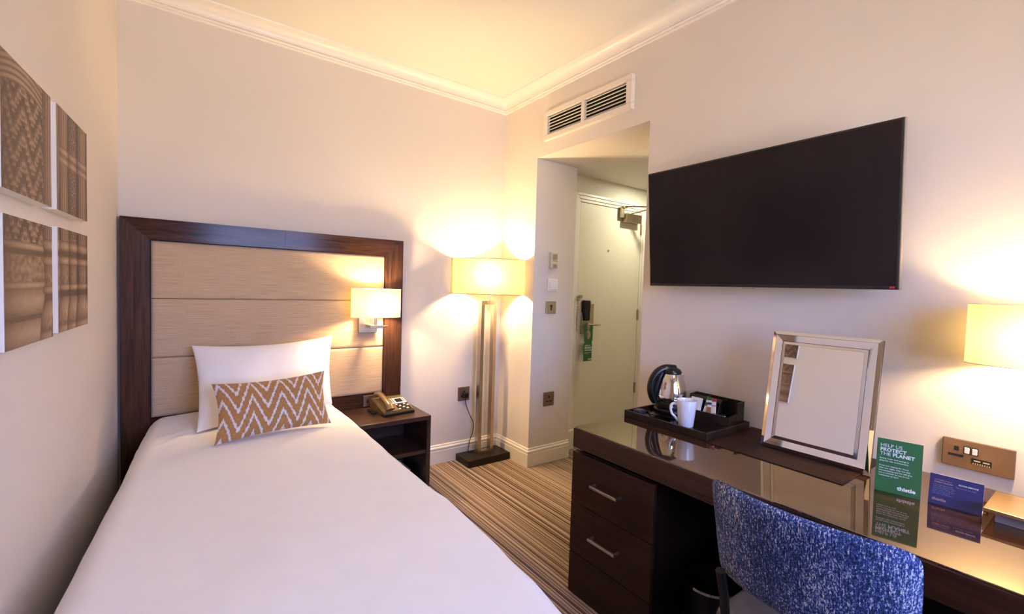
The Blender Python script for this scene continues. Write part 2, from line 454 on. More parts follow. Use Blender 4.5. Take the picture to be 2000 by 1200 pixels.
for i in range(11):                                     # hanging door chain, link by link
    zz = 1.300-.026*i; xx = 2.751+.003*math.sin(i*.7); yy = HY-.036
    ring = []
    for k in range(9):
        a = 2*PI*k/8; u = .006*math.cos(a); v = .0155*math.sin(a)
        ring.append((xx+(u if i % 2 else u*.3), yy-(0 if i % 2 else u), zz+v))
    tube(bm, ring, .0022, 6, 0)
box(bm, 2.744, 2.758, HY-.04, HY-.027, 1.29, 1.33, .002)
obj('security_chain', bm, M['steel_b'], d)
bm = BM(); cyl(bm, (3.139, LY+.001, 1.745), (3.139, LY-.004, 1.745), .009, 14); obj('peephole', bm, M['brass_pale'], d)
bm = BM(); box(bm, DX0-.003, DX0+.0005, LY-.001, LY+.03, .93, 1.16); obj('strike_plate', bm, M['bronze'], d)

# ------------------------------------------------------------------ lettering
def text(name, s, m, parent, size, origin, xdir, ydir, bold=0, ext=.0002, sx=1, align='LEFT'):
    """flat lettering as a mesh on a card: origin = start of the baseline"""
    cu = bpy.data.curves.new(name, 'FONT'); cu.body = s; cu.size = size; cu.extrude = ext; cu.offset = bold; cu.align_x = align; cu.resolution_u = 2
    to = bpy.data.objects.new(name, cu); COL.objects.link(to)
    me = bpy.data.meshes.new_from_object(to.evaluated_get(bpy.context.evaluated_depsgraph_get()))
    bpy.data.objects.remove(to)
    x = Vector(xdir).normalized(); y = Vector(ydir); y = (y-x*y.dot(x)).normalized(); z = x.cross(y)
    Mx = Matrix((x*sx, y, z)).transposed().to_4x4(); Mx.translation = Vector(origin)-wloc(parent)
    me.transform(Mx); me.materials.clear(); me.materials.append(m); me.name = name
    return link(bpy.data.objects.new(name, me), parent)

# door hanger on the lever
hx, hy = 2.862, LY-.060
t = thing('door_hanger', 'green door hanger card hooked over the lever of the cream entrance door', 'sign', (hx, hy, .767))
bm = BM()
W2, zt, zb = .050, 1.083, .767
hole = [(hx+.030*math.cos(a), hy, .995+.040*math.sin(a)) for a in [2*PI*k/24 for k in range(24)]]
# card with a round hole and a slit to the top: ring strip plus lower panel
top = []
for k in range(24):
    a = 2*PI*k/24; c, s = math.cos(a), math.sin(a); q = min(W2/max(1e-6, abs(c)), (.085 if s > 0 else .07)/max(1e-6, abs(s)))
    top.append((hx+q*c, hy, .995+q*s))
for k in range(24):
    if k in (6, 5): continue
    j = (k+1) % 24
    bm.faces.new([bm.verts.new(p) for p in (hole[k], hole[j], top[j], top[k])])
zlow = min(p[2] for p in top)
bm.faces.new([bm.verts.new(p) for p in ((hx-W2, hy, zb), (hx+W2, hy, zb), (hx+W2, hy, zlow), (hx-W2, hy, zlow))])
bmesh.ops.remove_doubles(bm, verts=bm.verts, dist=.0004)
r = bmesh.ops.solidify(bm, geom=bm.faces[:], thickness=.002)
obj('hanger_card', bm, M['green'], t, ang=0)
fx = (1, 0, 0); fz = (0, 0, 1)
for s_, z_, sz, b_ in (('HELP US', .896, .019, 0), ('PROTECT', .876, .019, .0007), ('THE PLANET', .857, .016, .0005), ('Saving water and energy', .840, .0078, 0), ('is great for us all', .830, .0078, 0)):
    text('hanger_lettering', s_, M['ink_white'], t, sz, (hx-.040, hy-.0035, z_), fx, fz, b_)
text('hanger_lettering', 'thistle', M['ink_white'], t, .016, (hx+.006, hy-.0035, .778), fx, fz, .0006)

# ------------------------------------------------------------------ wall plates
# these stand on the reveal wall (facing -Y)
y = OY1
t = thing('thermostat', 'cream room thermostat, topmost of four plates beside the door', 'thermostat', (2.362, y, 1.605))
bm = BM(); box(bm, 2.325, 2.400, y-.026, y+.001, 1.545, 1.672, .005); obj('housing', bm, M['cream_pl'], t)
bm = BM(); box(bm, 2.342, 2.388, y-.028, y-.025, 1.612, 1.655, .001); obj('display', bm, M['brass_pale'], t)
bm = BM(); box(bm, 2.342, 2.388, y-.0275, y-.025, 1.598, 1.606, .001); box(bm, 2.345, 2.385, y-.030, y-.025, 1.552, 1.578, .003); obj('button', bm, M['brass_pale'], t)
t = thing('light_switch', 'white square light switch below the thermostat', 'switch', (2.363, y, 1.412))
bm = BM(); box(bm, 2.312, 2.414, y-.014, y+.001, 1.362, 1.462, .004); obj('plate', bm, M['white_pl'], t)
bm = BM(); box(bm, 2.330, 2.406, y-.021, y-.012, 1.374, 1.452, .005); obj('rocker', bm, M['white_pl'], t)
t = thing('key_card_slot', 'pale brass key card switch plate below the white light switch', 'switch', (2.356, y, 1.237))
bm = BM(); box(bm, 2.306, 2.407, y-.010, y+.001, 1.188, 1.286, .002); obj('plate', bm, M['brass_pale'], t)
bm = BM(); box(bm, 2.352, 2.362, y-.013, y-.009, 1.215, 1.252, .001); box(bm, 2.346, 2.368, y-.012, y-.009, 1.243, 1.256, .001); obj('rocker', bm, M['black_pl'], t)

def uk_socket(name, label, c, face, plug=False, extra=None):
    t = thing(name, label, 'socket', c)
    x, y, z = c
    bm = BM(); box(bm, x-.052, x+.052, y-.009, y+.001, z-.055, z+.055, .002); obj('plate', bm, M['bronze'], t)
    bm = BM(); box(bm, x-.006, x+.006, y-.0100, y-.008, z+.008, z+.026)
    obj('pin_hole', bm, M['black_deep'], t)
    for s in (-.018, .018):
        bm = BM(); box(bm, x+s-.010, x+s+.010, y-.0100, y-.008, z-.022, z-.012); obj('pin_hole', bm, M['black_deep'], t)
    bm = BM(); box(bm, x+.026, x+.040, y-.013, y-.008, z+.022, z+.040, .002); obj('rocker', bm, M['bronze'], t)
    return t
uk_socket('wall_socket', 'empty bronze wall socket low on the wall beside the door', (2.367, OY1, .510), None)
uk_socket('wall_socket', 'bronze wall socket with black plug between bedside table and floor lamp', (1.840, B, .521), None)

# double socket with USB on the right wall
t = thing('double_socket', 'wide bronze socket plate with two white switches above the desk cards', 'socket', (R, .293, .860))
bm = BM(); box(bm, R-.010, R+.001, .206, .380, .812, .907, .002); obj('plate', bm, M['bronze'], t)
bm = BM(); box(bm, R-.0115, R-.009, .338, .350, .868, .883); obj('pin_hole', bm, M['black_deep'], t)
bm = BM(); box(bm, R-.0115, R-.009, .326, .364, .848, .856); obj('pin_hole', bm, M['black_deep'], t)
for yy in (.318, .299):
    bm = BM(); box(bm, R-.012, R-.009, yy-.0085, yy+.0085, .862, .888, .001); rk = obj('switch_surround', bm, M['black_pl'], t)
    bm = BM(); box(bm, R-.016, R-.011, yy-.0065, yy+.0065, .8645, .8855, .002); obj('rocker', bm, M['white_pl'], rk)
bm = BM(); box(bm, R-.012, R-.009, .258, .306, .834, .853, .001); u = obj('usb_port', bm, M['black_pl'], t)
bm = BM()
for k in range(2): box(bm, R-.013, R-.011, .262+.022*k, .262+.022*k+.016, .844, .848)
for k in range(8): box(bm, R-.013, R-.011, .261+.0055*k, .2635+.0055*k, .834, .839)
obj('usb_contacts', bm, M['handle'], u)

# ------------------------------------------------------------------ air vent
t = thing('air_vent', 'white louvred air vent grille high on the wall over the doorway', 'vent', (R, 2.22, 2.46))
vy0, vy1, vz0, vz1 = 1.820, 2.625, 2.462, 2.668
bm = BM(); frame_bm(bm, vy0, vy1, vz0, vz1, .042, R-.030, R+.001, .036, .003); box(bm, R-.030, R+.001, 2.212, 2.240, vz0+.03, vz1-.03, .002)
obj('frame', bm, M['vent'], t)
bm = BM(); box(bm, R-.004, R+.0005, vy0+.02, vy1-.02, vz0+.02, vz1-.02); obj('backing', bm, M['black_deep'], t)
for a, b in ((vy0+.042, 2.212), (2.240, vy1-.042)):
    bm = BM()
    for k in range(6):
        z = vz0+.048+.0225*k
        prism(bm, [(R-.024, a, z-.005), (R-.021, a, z-.007), (R-.006, a, z+.006), (R-.009, a, z+.008)], (0, b-a, 0))
    obj('louvre', bm, M['vent'], t, ang=0)

# ------------------------------------------------------------------ television
TVy, TVz, TW, TH, YAW, TIL = 1.05, 1.417, 1.082, .602, .011, -.0926
e1 = Vector((math.sin(YAW), math.cos(YAW), 0)); nn = Vector((math.cos(YAW), -math.sin(YAW), 0))
up = Vector((0, 0, 1))*math.cos(TIL)+nn*math.sin(TIL); dn = up.cross(e1)
if dn.x < 0: dn = -dn
def plane_m(o, ex, ey, ez):
    Mx = Matrix((ex, ey, ez)).transposed().to_4x4(); Mx.translation = Vector(o); return Mx
TM = plane_m((2.09, TVy, TVz), e1, up, dn)          # local: x towards the door, y up, z into the wall
t = thing('television', 'wide black wall-mounted television above the desk', 'television', (2.09, TVy, TVz))
bm = BM(); box(bm, -TW/2, TW/2, 0, TH, 0, .030, .003, 2, TM); box(bm, -TW*.36, TW*.36, .05, TH*.72, .030, .046, .006, 2, TM); obj('tv_casing', bm, M['tv_edge'], t)
bm = BM(); box(bm, -TW/2+.008, TW/2-.008, .014, TH-.008, -.0012, .004, 0, 2, TM); obj('screen', bm, M['screen'], t)
bm = BM(); box(bm, -TW/2-.002, -TW/2+.0015, 0, TH, .003, .028, 0, 2, TM); box(bm, -TW/2, TW/2, -.002, .0015, .003, .028, 0, 2, TM); obj('side_trim', bm, M['tv_side'], t)
bm = BM(); box(bm, -TW/2+.012, -TW/2+.026, .004, .011, -.003, .001, 0, 2, TM); obj('standby_sticker', bm, M['red'], t)
bm = BM(); box(bm, -.028, .028, -.007, .002, .004, .020, .002, 2, TM); obj('logo_tab', bm, M['tv_side'], t)
bm = BM(); box(bm, 2.10, R+.001, TVy-.16, TVy+.16, 1.58, 1.83, .004); obj('wall_bracket', bm, M['tv_edge'], t)

# ------------------------------------------------------------------ canvases on the left wall
def tri(x): return abs((x % 1)*2-1)
SLIM = [(.575, .625, 1.0, 1.14, 't'), (.625, .648, 1.0, 1.0, 'n'), (.648, .69, 1.0, 1.20, 't'), (.69, .775, 1.02, .90, 'c'), (.775, .81, .95, 1.18, 't'), (.81, .838, .92, .98, 'n'), (.838, .965, 1.02, 1.62, 'b'), (.965, 1.01, 1.66, 1.68, 't')]
BIG = [(.605, .635, 1.0, 1.03, 't'), (.635, .655, .98, .98, 'n'), (.655, .755, 1.0, 1.05, 'c'), (.755, .785, 1.0, 1.03, 't'), (.785, .885, 1.0, 1.07, 'b'), (.885, .905, .98, .98, 'n'), (.905, 1.01, 1.02, 1.10, 'b')]
COLS = [(.215, .235, 0), (.475, .080, 1), (.600, .070, 1), (.738, .066, 0), (.905, .082, 1)]
def tone(u, v):
    """a sepia view of carved columns, u across all prints, v from the top down"""
    val = .07+.10*noise.noise((u*7, v*3, 2))+.04*math.sin(u*90)
    if v > .90: val = .55+.10*noise.noise((u*30, v*10, 6))-(.3 if abs(v-.93) < .006 else 0)
    for c, hw, kind in COLS:
        big = hw > .2; tab = BIG if big else SLIM
        seg = next((g for g in tab if g[0] <= v < g[1]), None)
        w = hw; ty = 's'; f = 0
        if seg:
            f = (v-seg[0])/(seg[1]-seg[0]); ty = seg[4]
            w = hw*(seg[2]+(seg[3]-seg[2])*(math.sin(PI*f) if ty == 't' else math.sin(PI*f)**.7 if ty == 'b' and big else math.sin(f*PI/2)))
        elif kind == 1:
            w = hw*(.80+.34*max(0, (.42-v)/.42)) if u < .55 else hw*(.82+.15*abs(v-.24)/.3)
        ringed = (not big) and u > .53 and ty == 's' and (abs(v-.205) < .020 or abs(v-.250) < .020)
        if ringed: w = hw*1.10; f = (v-.185)/.04 if v < .2275 else (v-.23)/.04; ty = 't'
        q = (u-c-(.05*(.3-v) if kind == 1 and c < .5 and ty == 's' else 0))/w
        if abs(q) >= 1: continue
        sh = math.sqrt(1-q*q); lit = .22+.60*sh*(.80+.28*q)
        a = math.asin(q)
        if ty == 't': lit *= .50+.62*math.sin(PI*f)
        elif ty == 'n': lit *= .38
        elif ty == 'c': lit *= .72+.42*noise.noise((a*7+c*50, v*46, 5))+.12*math.sin(PI*f)
        elif ty == 'b': lit *= .66+.40*math.sin(PI*min(1, f*1.05))+(.28*noise.noise((a*6+c*30, v*40, 8)) if not big and f > .45 else .05*noise.noise((a*3, v*60, 8)))
        elif kind == 0:
            if big and v < .075+.05*q*q: lit = (.30+.45*abs(math.sin((v-.05*q*q)*130)))*(.5+.5*sh)
            else:
                g = tri(a*(1.25 if big else 1.0)+.1); st_ = v*(10 if big else 15)+math.floor(g*5)/5*(1.15 if big else 1.3)
                fr = st_ % 1
                lit *= (.40 if fr < .42 else .98)*(.80+.22*math.cos(fr*6*PI))
        else: lit *= .45+.62*tri(a*(2.6 if u < .55 else 2.0)+.3)**.8
        val = lit
    return max(0, min(1, val))

def canvas(y0, y1, z0, z1, u0, u1, v0, v1, label):
    d = .034
    a = Vector((lx(y0), y0, 0)); b = Vector((lx(y1), y1, 0)); n = Vector((b-a).normalized().yxz); n = Vector((n.x, -n.y, 0))
    t = thing('canvas_print', label, 'picture', ((a+b)/2+Vector((0, 0, z0))), 'sepia canvas prints on the left wall')
    ex = (b-a).normalized()
    Mx = plane_m(a+Vector((0, 0, z0)), ex, Vector((0, 0, 1)), n)
    L = (b-a).length
    bm = BM(); box(bm, 0, L, 0, z1-z0, -.001, d, .001, 1, Mx); obj('canvas_edge', bm, M['white_pl'], t)
    bm = BM(); NX, NZ = 190, 170; lay = bm.verts.layers.float.new('tone'); g = []
    for i in range(NX+1):
        row = []
        for j in range(NZ+1):
            s, q = i/NX, j/NZ
            vv = bm.verts.new(Mx @ Vector((.0008+s*(L-.0016), .0008+q*(z1-z0-.0016), d+.0006))); vv[lay] = tone(u0+(u1-u0)*s, v0+(v1-v0)*(1-q)); row.append(vv)
        g.append(row)
    for i in range(NX):
        for j in range(NZ): bm.faces.new((g[i][j], g[i+1][j], g[i+1][j+1], g[i][j+1]))
    obj('print', bm, M['picture'], t, ang=0)
canvas(1.568, 1.928, 1.578, 1.903, 0, .5, 0, .5, 'canvas print of a zigzag carved column, upper print nearest the camera')
canvas(1.980, 2.342, 1.579, 1.905, .5, 1, 0, .5, 'canvas print of column shafts, upper print nearest the headboard')
canvas(1.573, 1.929, 1.190, 1.520, 0, .5, .52, 1, 'canvas print of a big column foot, lower print nearest the camera')
canvas(1.983, 2.341, 1.195, 1.527, .5, 1, .52, 1, 'canvas print of three column feet, lower print nearest the headboard')

# ------------------------------------------------------------------ headboard
t = thing('headboard', 'tall upholstered headboard in a dark wooden frame behind the bed', 'headboard', (.52, 3.10, 0))
hy0, hy1 = 3.098, 3.149
xa, xb, xi, xj, zt, zi, zb = -.252, 1.286, -.130, 1.162, 1.690, 1.578, .612
bm = BM(); prism(bm, [(xa, hy0, .03), (xi, hy0, .03), (xi, hy0, zi), (xa, hy0, zt)], (0, hy1-hy0, 0)); obj('stile', bm, M['wood_hb_z'], t)
bm = BM(); prism(bm, [(xb, hy0, .03), (xj, hy0, .03), (xj, hy0, zi), (xb, hy0, zt)], (0, hy1-hy0, 0)); obj('stile', bm, M['wood_hb_z'], t)
for p, q, r_, s_ in ((xa, .5205, xi, .5205), (.5215, xb, .5215, xj)):
    bm = BM(); prism(bm, [(p, hy0, zt), (q, hy0, zt), (s_, hy0, zi), (r_, hy0, zi)], (0, hy1-hy0, 0)); obj('top_rail', bm, M['wood_hb_x'], t)
bm = BM(); box(bm, xi+.001, xj-.001, hy0+.006, hy1, .03, zb); obj('bottom_rail', bm, M['wood_hb_x'], t)
bm = BM(); box(bm, xi-.002, xj+.002, hy0+.038, hy1, zb, zi+.002); obj('backing_board', bm, M['black_deep'], t)
def cushion_panel(x0, x1, z0, z1):
    bm = BM(); NX, NZ = 40, 20; g = []
    for i in range(NX+1):
        row = []
        for j in range(NZ+1):
            u = i/NX; v = j/NZ
            u = .5-.5*math.cos(PI*u); v = .5-.5*math.cos(PI*v)
            dx = min(u, 1-u)*(x1-x0); dz = min(v, 1-v)*(z1-z0)
            e = min(1, dx/.012); f = min(1, dz/.012)
            h = .012*math.sqrt(max(0, 1-(1-e)**2))*math.sqrt(max(0, 1-(1-f)**2))
            row.append(bm.verts.new((x0+(x1-x0)*u, hy0+.030-h, z0+(z1-z0)*v)))
        g.append(row)
    for i in range(NX):
        for j in range(NZ): bm.faces.new((g[i][j], g[i+1][j], g[i+1][j+1], g[i][j+1]))
    bnd = [e for e in bm.edges if e.is_boundary]
    r = bmesh.ops.extrude_edge_only(bm, edges=bnd)
    for v in r['geom']:
        if isinstance(v, bmesh.types.BMVert): v.co.y = hy0+.036
    return bm
for a, b in ((1.2645, zi-.002), (.9415, 1.2635), (zb+.003, .9405)):
    obj('upholstered_panel', cushion_panel(xi+.002, xj-.003, a, b), M['panel'], t, ang=60)
# socket plate in the bottom rail
t = thing('bedside_socket', 'dark socket plate on the headboard rail behind the telephone', 'socket', (1.07, hy0+.006, .575))
bm = BM(); box(bm, 1.018, 1.130, hy0-.004, hy0+.008, .532, .607, .002); obj('plate', bm, M['bronze'], t)
bm = BM(); box(bm, 1.040, 1.054, hy0-.006, hy0-.003, .556, .58, .001); obj('jack', bm, M['black_deep'], t)

# ------------------------------------------------------------------ bed
t = thing('bed', 'single bed made up with a plain white duvet', 'bed', (.3, 1.85, 0))
bm = BM(); box(bm, -.16, .74, .72, 3.09, .06, .30, .01); obj('bed_base', bm, M['black_mat'], t)
bm = BM(); box(bm, -.16, .74, .72, 3.09, .302, .50, .05, 3); obj('mattress', bm, M['white_linen'], t)
for x in (-.10, .68):
    for yy in (.85, 2.95):
        bm = BM(); cyl(bm, (x, yy, 0), (x, yy, .06), .025, 12); obj('leg', bm, M['black_pl'], t)
def lerp(tab, y):
    for (a, va), (b, vb) in zip(tab, tab[1:]):
        if a <= y <= b: return va+(vb-va)*(y-a)/(b-a)
    return tab[0][1] if y < tab[0][0] else tab[-1][1]
XL = [(.6, -.31), (1.44, -.262), (2.27, -.198), (2.8, -.162), (3.09, -.140)]
XR = [(.6, .770), (.95, .812), (1.5, .837), (2.4, .824), (3.09, .812)]
def duvet():
    r = .085; NU, NV = 90, 130; bm = BM(); g = []
    drop = .30; y0, y1 = .66, 3.09
    over = r*PI/2+drop-r
    for j in range(NV+1):
        q = j/NV; Ltot = (y1-(y0+r))+over; s = -over+q*Ltot      # s<0: over the foot
        yb = (y0+r)+max(0, s); ay = max(0, -s)
        row = []
        for i in range(NU+1):
            p = i/NU
            xl, xr = lerp(XL, yb)+r, lerp(XR, yb)-r
            Wd = xr-xl; Lx = Wd+2*over; e = -over+p*Lx
            xb_ = xl+min(max(e, 0), Wd); ax = e if e < 0 else max(0, e-Wd)
            l = math.hypot(ax, ay)
            if l < 1e-9: ox = oy = dz = 0
            else:
                if l < r*PI/2: o_, dz = r*math.sin(l/r), r*(1-math.cos(l/r))
                else: o_, dz = r+.02*(l-r*PI/2), r+(l-r*PI/2)
                ox, oy = o_*ax/l, -o_*ay/l
            fx_ = (xb_-xl)/Wd
            zt_ = .600+.028*max(0, (yb-1.6)/1.5)**1.2+.012*math.sin(PI*fx_)*min(1, (yb-y0)/.6)
            hd = max(0, 1-(3.09-yb)/.10); zt_ -= .010*hd*hd
            wx = noise.noise((xb_*3.1, yb*2.3, .4))*.006+noise.noise((xb_*8+yb*2, yb*3.5, 3.1))*.0022
            if dz > .01: wx += .003*noise.noise((xb_*2+ox*9, yb*7, 7.7))
            fold = 0
            for (fx0, fy0, ang, ln, h) in ((.05, 2.75, .5, .35, .006), (-.02, 2.62, .8, .3, .005)):
                ux, uy = xb_-fx0, yb-fy0; a_ = ux*math.cos(ang)+uy*math.sin(ang); b_ = -ux*math.sin(ang)+uy*math.cos(ang)
                fold += h*math.exp(-(b_/.018)**2-(a_/ln)**2)
            row.append(bm.verts.new((xb_+ox+(wx if dz > .01 else 0), yb+oy, zt_-min(dz, .45)+wx+fold)))
        g.append(row)
    for j in range(NV):
        for i in range(NU): bm.faces.new((g[j][i], g[j][i+1], g[j+1][i+1], g[j+1][i]))
    return bm
obj('duvet', duvet(), M['white_linen'], t, ang=80)

def pad(TLc, TRc, BLc, BRc, T, pinch, NU=56, NV=40, wr=.004, seed=0., pw=2.6, ears=0, sag=0):
    """a stuffed cushion between four corner points: two bulged faces sharing a seam, UV = face position"""
    TLc, TRc, BLc, BRc = map(Vector, (TLc, TRc, BLc, BRc))
    nrm = ((TRc-TLc).cross(BLc-TLc)).normalized()
    if nrm.y > 0: nrm = -nrm                                   # towards the room
    bm = BM(); uv = bm.loops.layers.uv.new('UVMap'); sides = []
    ctr = (TLc+TRc+BLc+BRc)/4
    for sgn in (1, -1):
        g = []
        for i in range(NU+1):
            row = []
            for j in range(NV+1):
                u = .5-.5*math.cos(PI*i/NU); v = .5-.5*math.cos(PI*j/NV)
                a, b = abs(2*u-1), abs(2*v-1)
                pu = (1-b*b)*pinch*(2*u-1)*a; pv = (1-a*a)*pinch*1.2*(2*v-1)*b
                uu, vv = u-pu*.5, v-pv*.5
                if v > .5: vv -= sag*(1-a*a)*(2*v-1)
                P = (BLc*(1-uu)+BRc*uu)*(1-vv)+(TLc*(1-uu)+TRc*uu)*vv
                h = T*((1-a**pw)*(1-b**pw))**.55
                w_ = wr*noise.noise((u*4+seed, v*3, sgn))*(1-a**4)*(1-b**4)
                w_ += wr*.7*noise.noise((u*14+seed, v*5+u*4, sgn+3))*(max(a, b)**3)*(1-a**8)*(1-b**8)
                row.append(bm.verts.new(P+nrm*sgn*(h+w_) if (0 < i < NU and 0 < j < NV) else P))
            g.append(row)
        sides.append(g)
        for i in range(NU):
            for j in range(NV):
                q = [(i, j), (i+1, j), (i+1, j+1), (i, j+1)]
                f = bm.faces.new([g[a][b] for a, b in q])
                for lp, (a, b) in zip(f.loops, q): lp[uv].uv = (.5-.5*math.cos(PI*a/NU), .5-.5*math.cos(PI*b/NV))
    seam = [Vector(sides[0][i][0].co) for i in range(NU+1)]+[Vector(sides[0][NU][j].co) for j in range(1, NV+1)]
    seam += [Vector(sides[0][i][NV].co) for i in range(NU-1, -1, -1)]+[Vector(sides[0][0][j].co) for j in range(NV-1, -1, -1)]
    bmesh.ops.remove_doubles(bm, verts=bm.verts, dist=.0002)
    return bm, seam
PT = [(.052, 3.035, 1.012), (.795, 3.045, 1.040), (.066, 2.655, .632), (.752, 2.865, .640)]
bm, seam = pad(*PT, .082, .055, wr=.010, seed=2.2, sag=.055)
tag(obj('pillow', bm, M['pillow_linen'], loc=(.42, 2.75, .63), ang=80), 'large white pillow leaning against the headboard', 'pillow')
CT = [(.119, 2.545, .885), (.640, 2.605, .897), (.124, 2.405, .632), (.650, 2.490, .634)]
t = thing('throw_cushion', 'mustard and white chevron cushion in front of the white pillow', 'cushion', (.39, 2.45, .625))
bm, seam = pad(*CT, .062, .085, wr=.003, seed=5.1, sag=.02)
obj('cushion_cover', bm, M['chevron'], t, ang=80)

# ------------------------------------------------------------------ bedside table and telephone
t = thing('bedside_table', 'dark open-shelf bedside table between bed and floor lamp', 'bedside table', (1.11, 2.89, 0))
bx0, bx1, by0, by1, bz = .872, 1.340, 2.705, 3.096, .525
bm = BM(); box(bm, bx0, bx1, by0, by1, bz-.028, bz, .002); obj('table_top', bm, M['wood_bed'], t)
for a in (bx0, bx1-.028):
    bm = BM(); box(bm, a, a+.028, by0, by1, 0, bz-.0285, .002); obj('side_panel', bm, M['wood_bed'], t)
bm = BM(); box(bm, bx0+.0285, bx1-.0285, by0+.006, by1-.012, .275, .300, .001); obj('shelf', bm, M['wood_bed'], t)
bm = BM(); box(bm, bx0+.0285, bx1-.0285, by0+.006, by1-.012, .03, .055, .001); obj('bottom_panel', bm, M['wood_bed'], t)
bm = BM(); box(bm, bx0+.0285, bx1-.0285, by1-.011, by1, .03, bz-.029); obj('back_panel', bm, M['wood_bed'], t)
t = thing('book', 'cream-edged book lying on the lower shelf of the bedside table', 'book', (1.13, 2.93, .055))
bm = BM(); box(bm, 1.03, 1.262, 2.85, 3.04, .058, .125, .002); obj('pages', bm, plain('cream_pages', (.72, .60, .40), .7), t)
bm = BM(); box(bm, 1.028, 1.266, 2.846, 3.044, .055, .0585, .001); box(bm, 1.028, 1.266, 2.846, 3.044, .1245, .129, .001); obj('cover', bm, M['cream_pl'], t)

t = thing('telephone', 'bronze desk telephone with a coiled cord on the bedside table', 'telephone', (1.155, 2.925, bz))
t_loc = Vector((1.155, 2.925, bz))
PM = Matrix.Translation(t_loc) @ Matrix.Rotation(.09, 4, 'Z')
def pb(name, pts, vec, m, ang=35, parent=t):
    bm = BM(); prism(bm, pts, vec); bmesh.ops.transform(bm, matrix=PM, verts=bm.verts); 
    return obj(name, bm, m, parent, ang=ang)
M['phone'] = plain('bronze_phone_plastic', (.20, .13, .065), .26, .35, var=.08)
bm = BM(); prism(bm, [(-.105, -.11, 0), (-.105, -.11, .030), (-.105, .07, .082), (-.105, .115, .078), (-.105, .115, 0)], (.215, 0, 0))
bmesh.ops.bevel(bm, geom=bm.edges[:], offset=.006, segments=2, affect='EDGES'); bmesh.ops.transform(bm, matrix=PM, verts=bm.verts); obj('phone_base', bm, M['phone'], t)
bm = BM(); box(bm, -.107, .112, -.113, -.06, 0, .016, .004, 2, PM); obj('phone_foot', bm, M['black_pl'], t)
sl = math.atan2(.052, .18)
FM = PM @ Matrix.Translation((0, -.11, .030)) @ Matrix.Rotation(sl, 4, 'X')     # sloping face: x right, y up the slope
bm = BM(); box(bm, -.012, .098, .088, .155, 0, .0035, .001, 1, FM); fp = obj('face_plate', bm, M['paper'], t)
bm = BM(); box(bm, .026, .076, .098, .145, .003, .0048, .001, 1, FM); obj('display', bm, M['black_pl'], fp)
bm = BM()
box(bm, .084, .089, .096, .148, .003, .0046, 0, 1, FM); obj('index_strip', bm, M['black_pl'], fp)
for k in range(2):
    bm = BM(); box(bm, -.006+.012*k, -.001+.012*k, .096, .148, .003, .0046, 0, 1, FM); obj('index_strip', bm, M['black_pl'], fp)
for r_ in range(4):
    for c_ in range(5):
        bm = BM(); box(bm, .004+.019*c_, .017+.019*c_, .010+.0185*r_, .021+.0185*r_, 0, .005, .0015, 1, FM); obj('key', bm, M['black_pl'] if (r_+c_) % 3 else M['paper'], t)
bm = BM(); Hs = [FM @ Vector(p) for p in ((-.068, -.008, .020), (-.068, .03, .040), (-.068, .10, .044), (-.068, .17, .040), (-.068, .205, .020))]
tube(bm, Hs, lambda f: .021+.006*abs(2*f-1)**3, 14, 6, rb=lambda f: .014+.006*abs(2*f-1)**2, up=(1, 0, 0)); obj('handset', bm, M['phone'], t, ang=60)
bm = BM(); pts = []
for k in range(150):
    f = k/149; a = f*2*PI*18
    c = Vector((-.125-.018*math.sin(f*PI), -.03+.13*f-.06*math.sin(f*PI), .010+.004))
    pts.append(PM @ (c+Vector((.006*math.cos(a), 0, .006*math.sin(a)))))
tube(bm, pts, .0018, 5, 0); obj('coiled_cord', bm, M['black_pl'], t, ang=60)

# ------------------------------------------------------------------ lamps
def oval_shade(bm, c, a, b, z0, z1, rot=0, n=72, k=2.3):
    rings = []
    for z in (z0, z1):
        row = []
        for i in range(n):
            th = 2*PI*i/n; cs, sn = math.cos(th), math.sin(th)
            x = a*math.copysign(abs(cs)**(2/k), cs); y = b*math.copysign(abs(sn)**(2/k), sn)
            row.append((c[0]+x*math.cos(rot)-y*math.sin(rot), c[1]+x*math.sin(rot)+y*math.cos(rot), z))
        rings.append(row)
    A = [bm.verts.new(p) for p in rings[0]]; B_ = [bm.verts.new(p) for p in rings[1]]
    for i in range(n): bm.faces.new((A[i], A[(i+1) % n], B_[(i+1) % n], B_[i]))
    return rings
def shade_rims(rings, m, sh, r=.0022):
    for row in rings:
        bm = BM(); tube(bm, row+[row[0]], r, 6, 0); obj('shade_rim', bm, m, sh)
def shade_spider(bm, c, a, z, rot):
    v = Vector((math.cos(rot), math.sin(rot), 0))
    tube(bm, [Vector((c[0], c[1], z))-v*a, Vector((c[0], c[1], z))+v*a], .0025, 6, 0)

# floor lamp in the corner
FX, FYl = 1.965, 3.025
t = thing('floor_lamp', 'floor lamp with wide cream shade and open metal frame on black base in the corner', 'lamp', (FX, FYl, 0))
bm = BM(); box(bm, 1.770, 2.156, 2.925, 3.125, 0, .055, .004); obj('base', bm, M['black_mat'], t)
pw, dp = .031, .045
fx0, fx1, fyA = 1.898, 2.044, 3.005
for nm, a, b in (('upright', fx0, fx0+pw), ('upright', fx1-pw, fx1)):
    bm = BM(); box(bm, a, b, fyA, fyA+dp, .055, 1.245, .0015); obj(nm, bm, M['steel_b'], t)
bm = BM(); box(bm, fx0, fx1, fyA, fyA+dp, 1.2455, 1.276, .0015); obj('crossbar', bm, M['steel_b'], t)
bm = BM(); box(bm, fx0+pw, fx1-pw, fyA, fyA+dp, .055, .080, .0015); obj('crossbar', bm, M['steel_b'], t)
sc = (1.935, 2.972); sr = -math.radians(34)
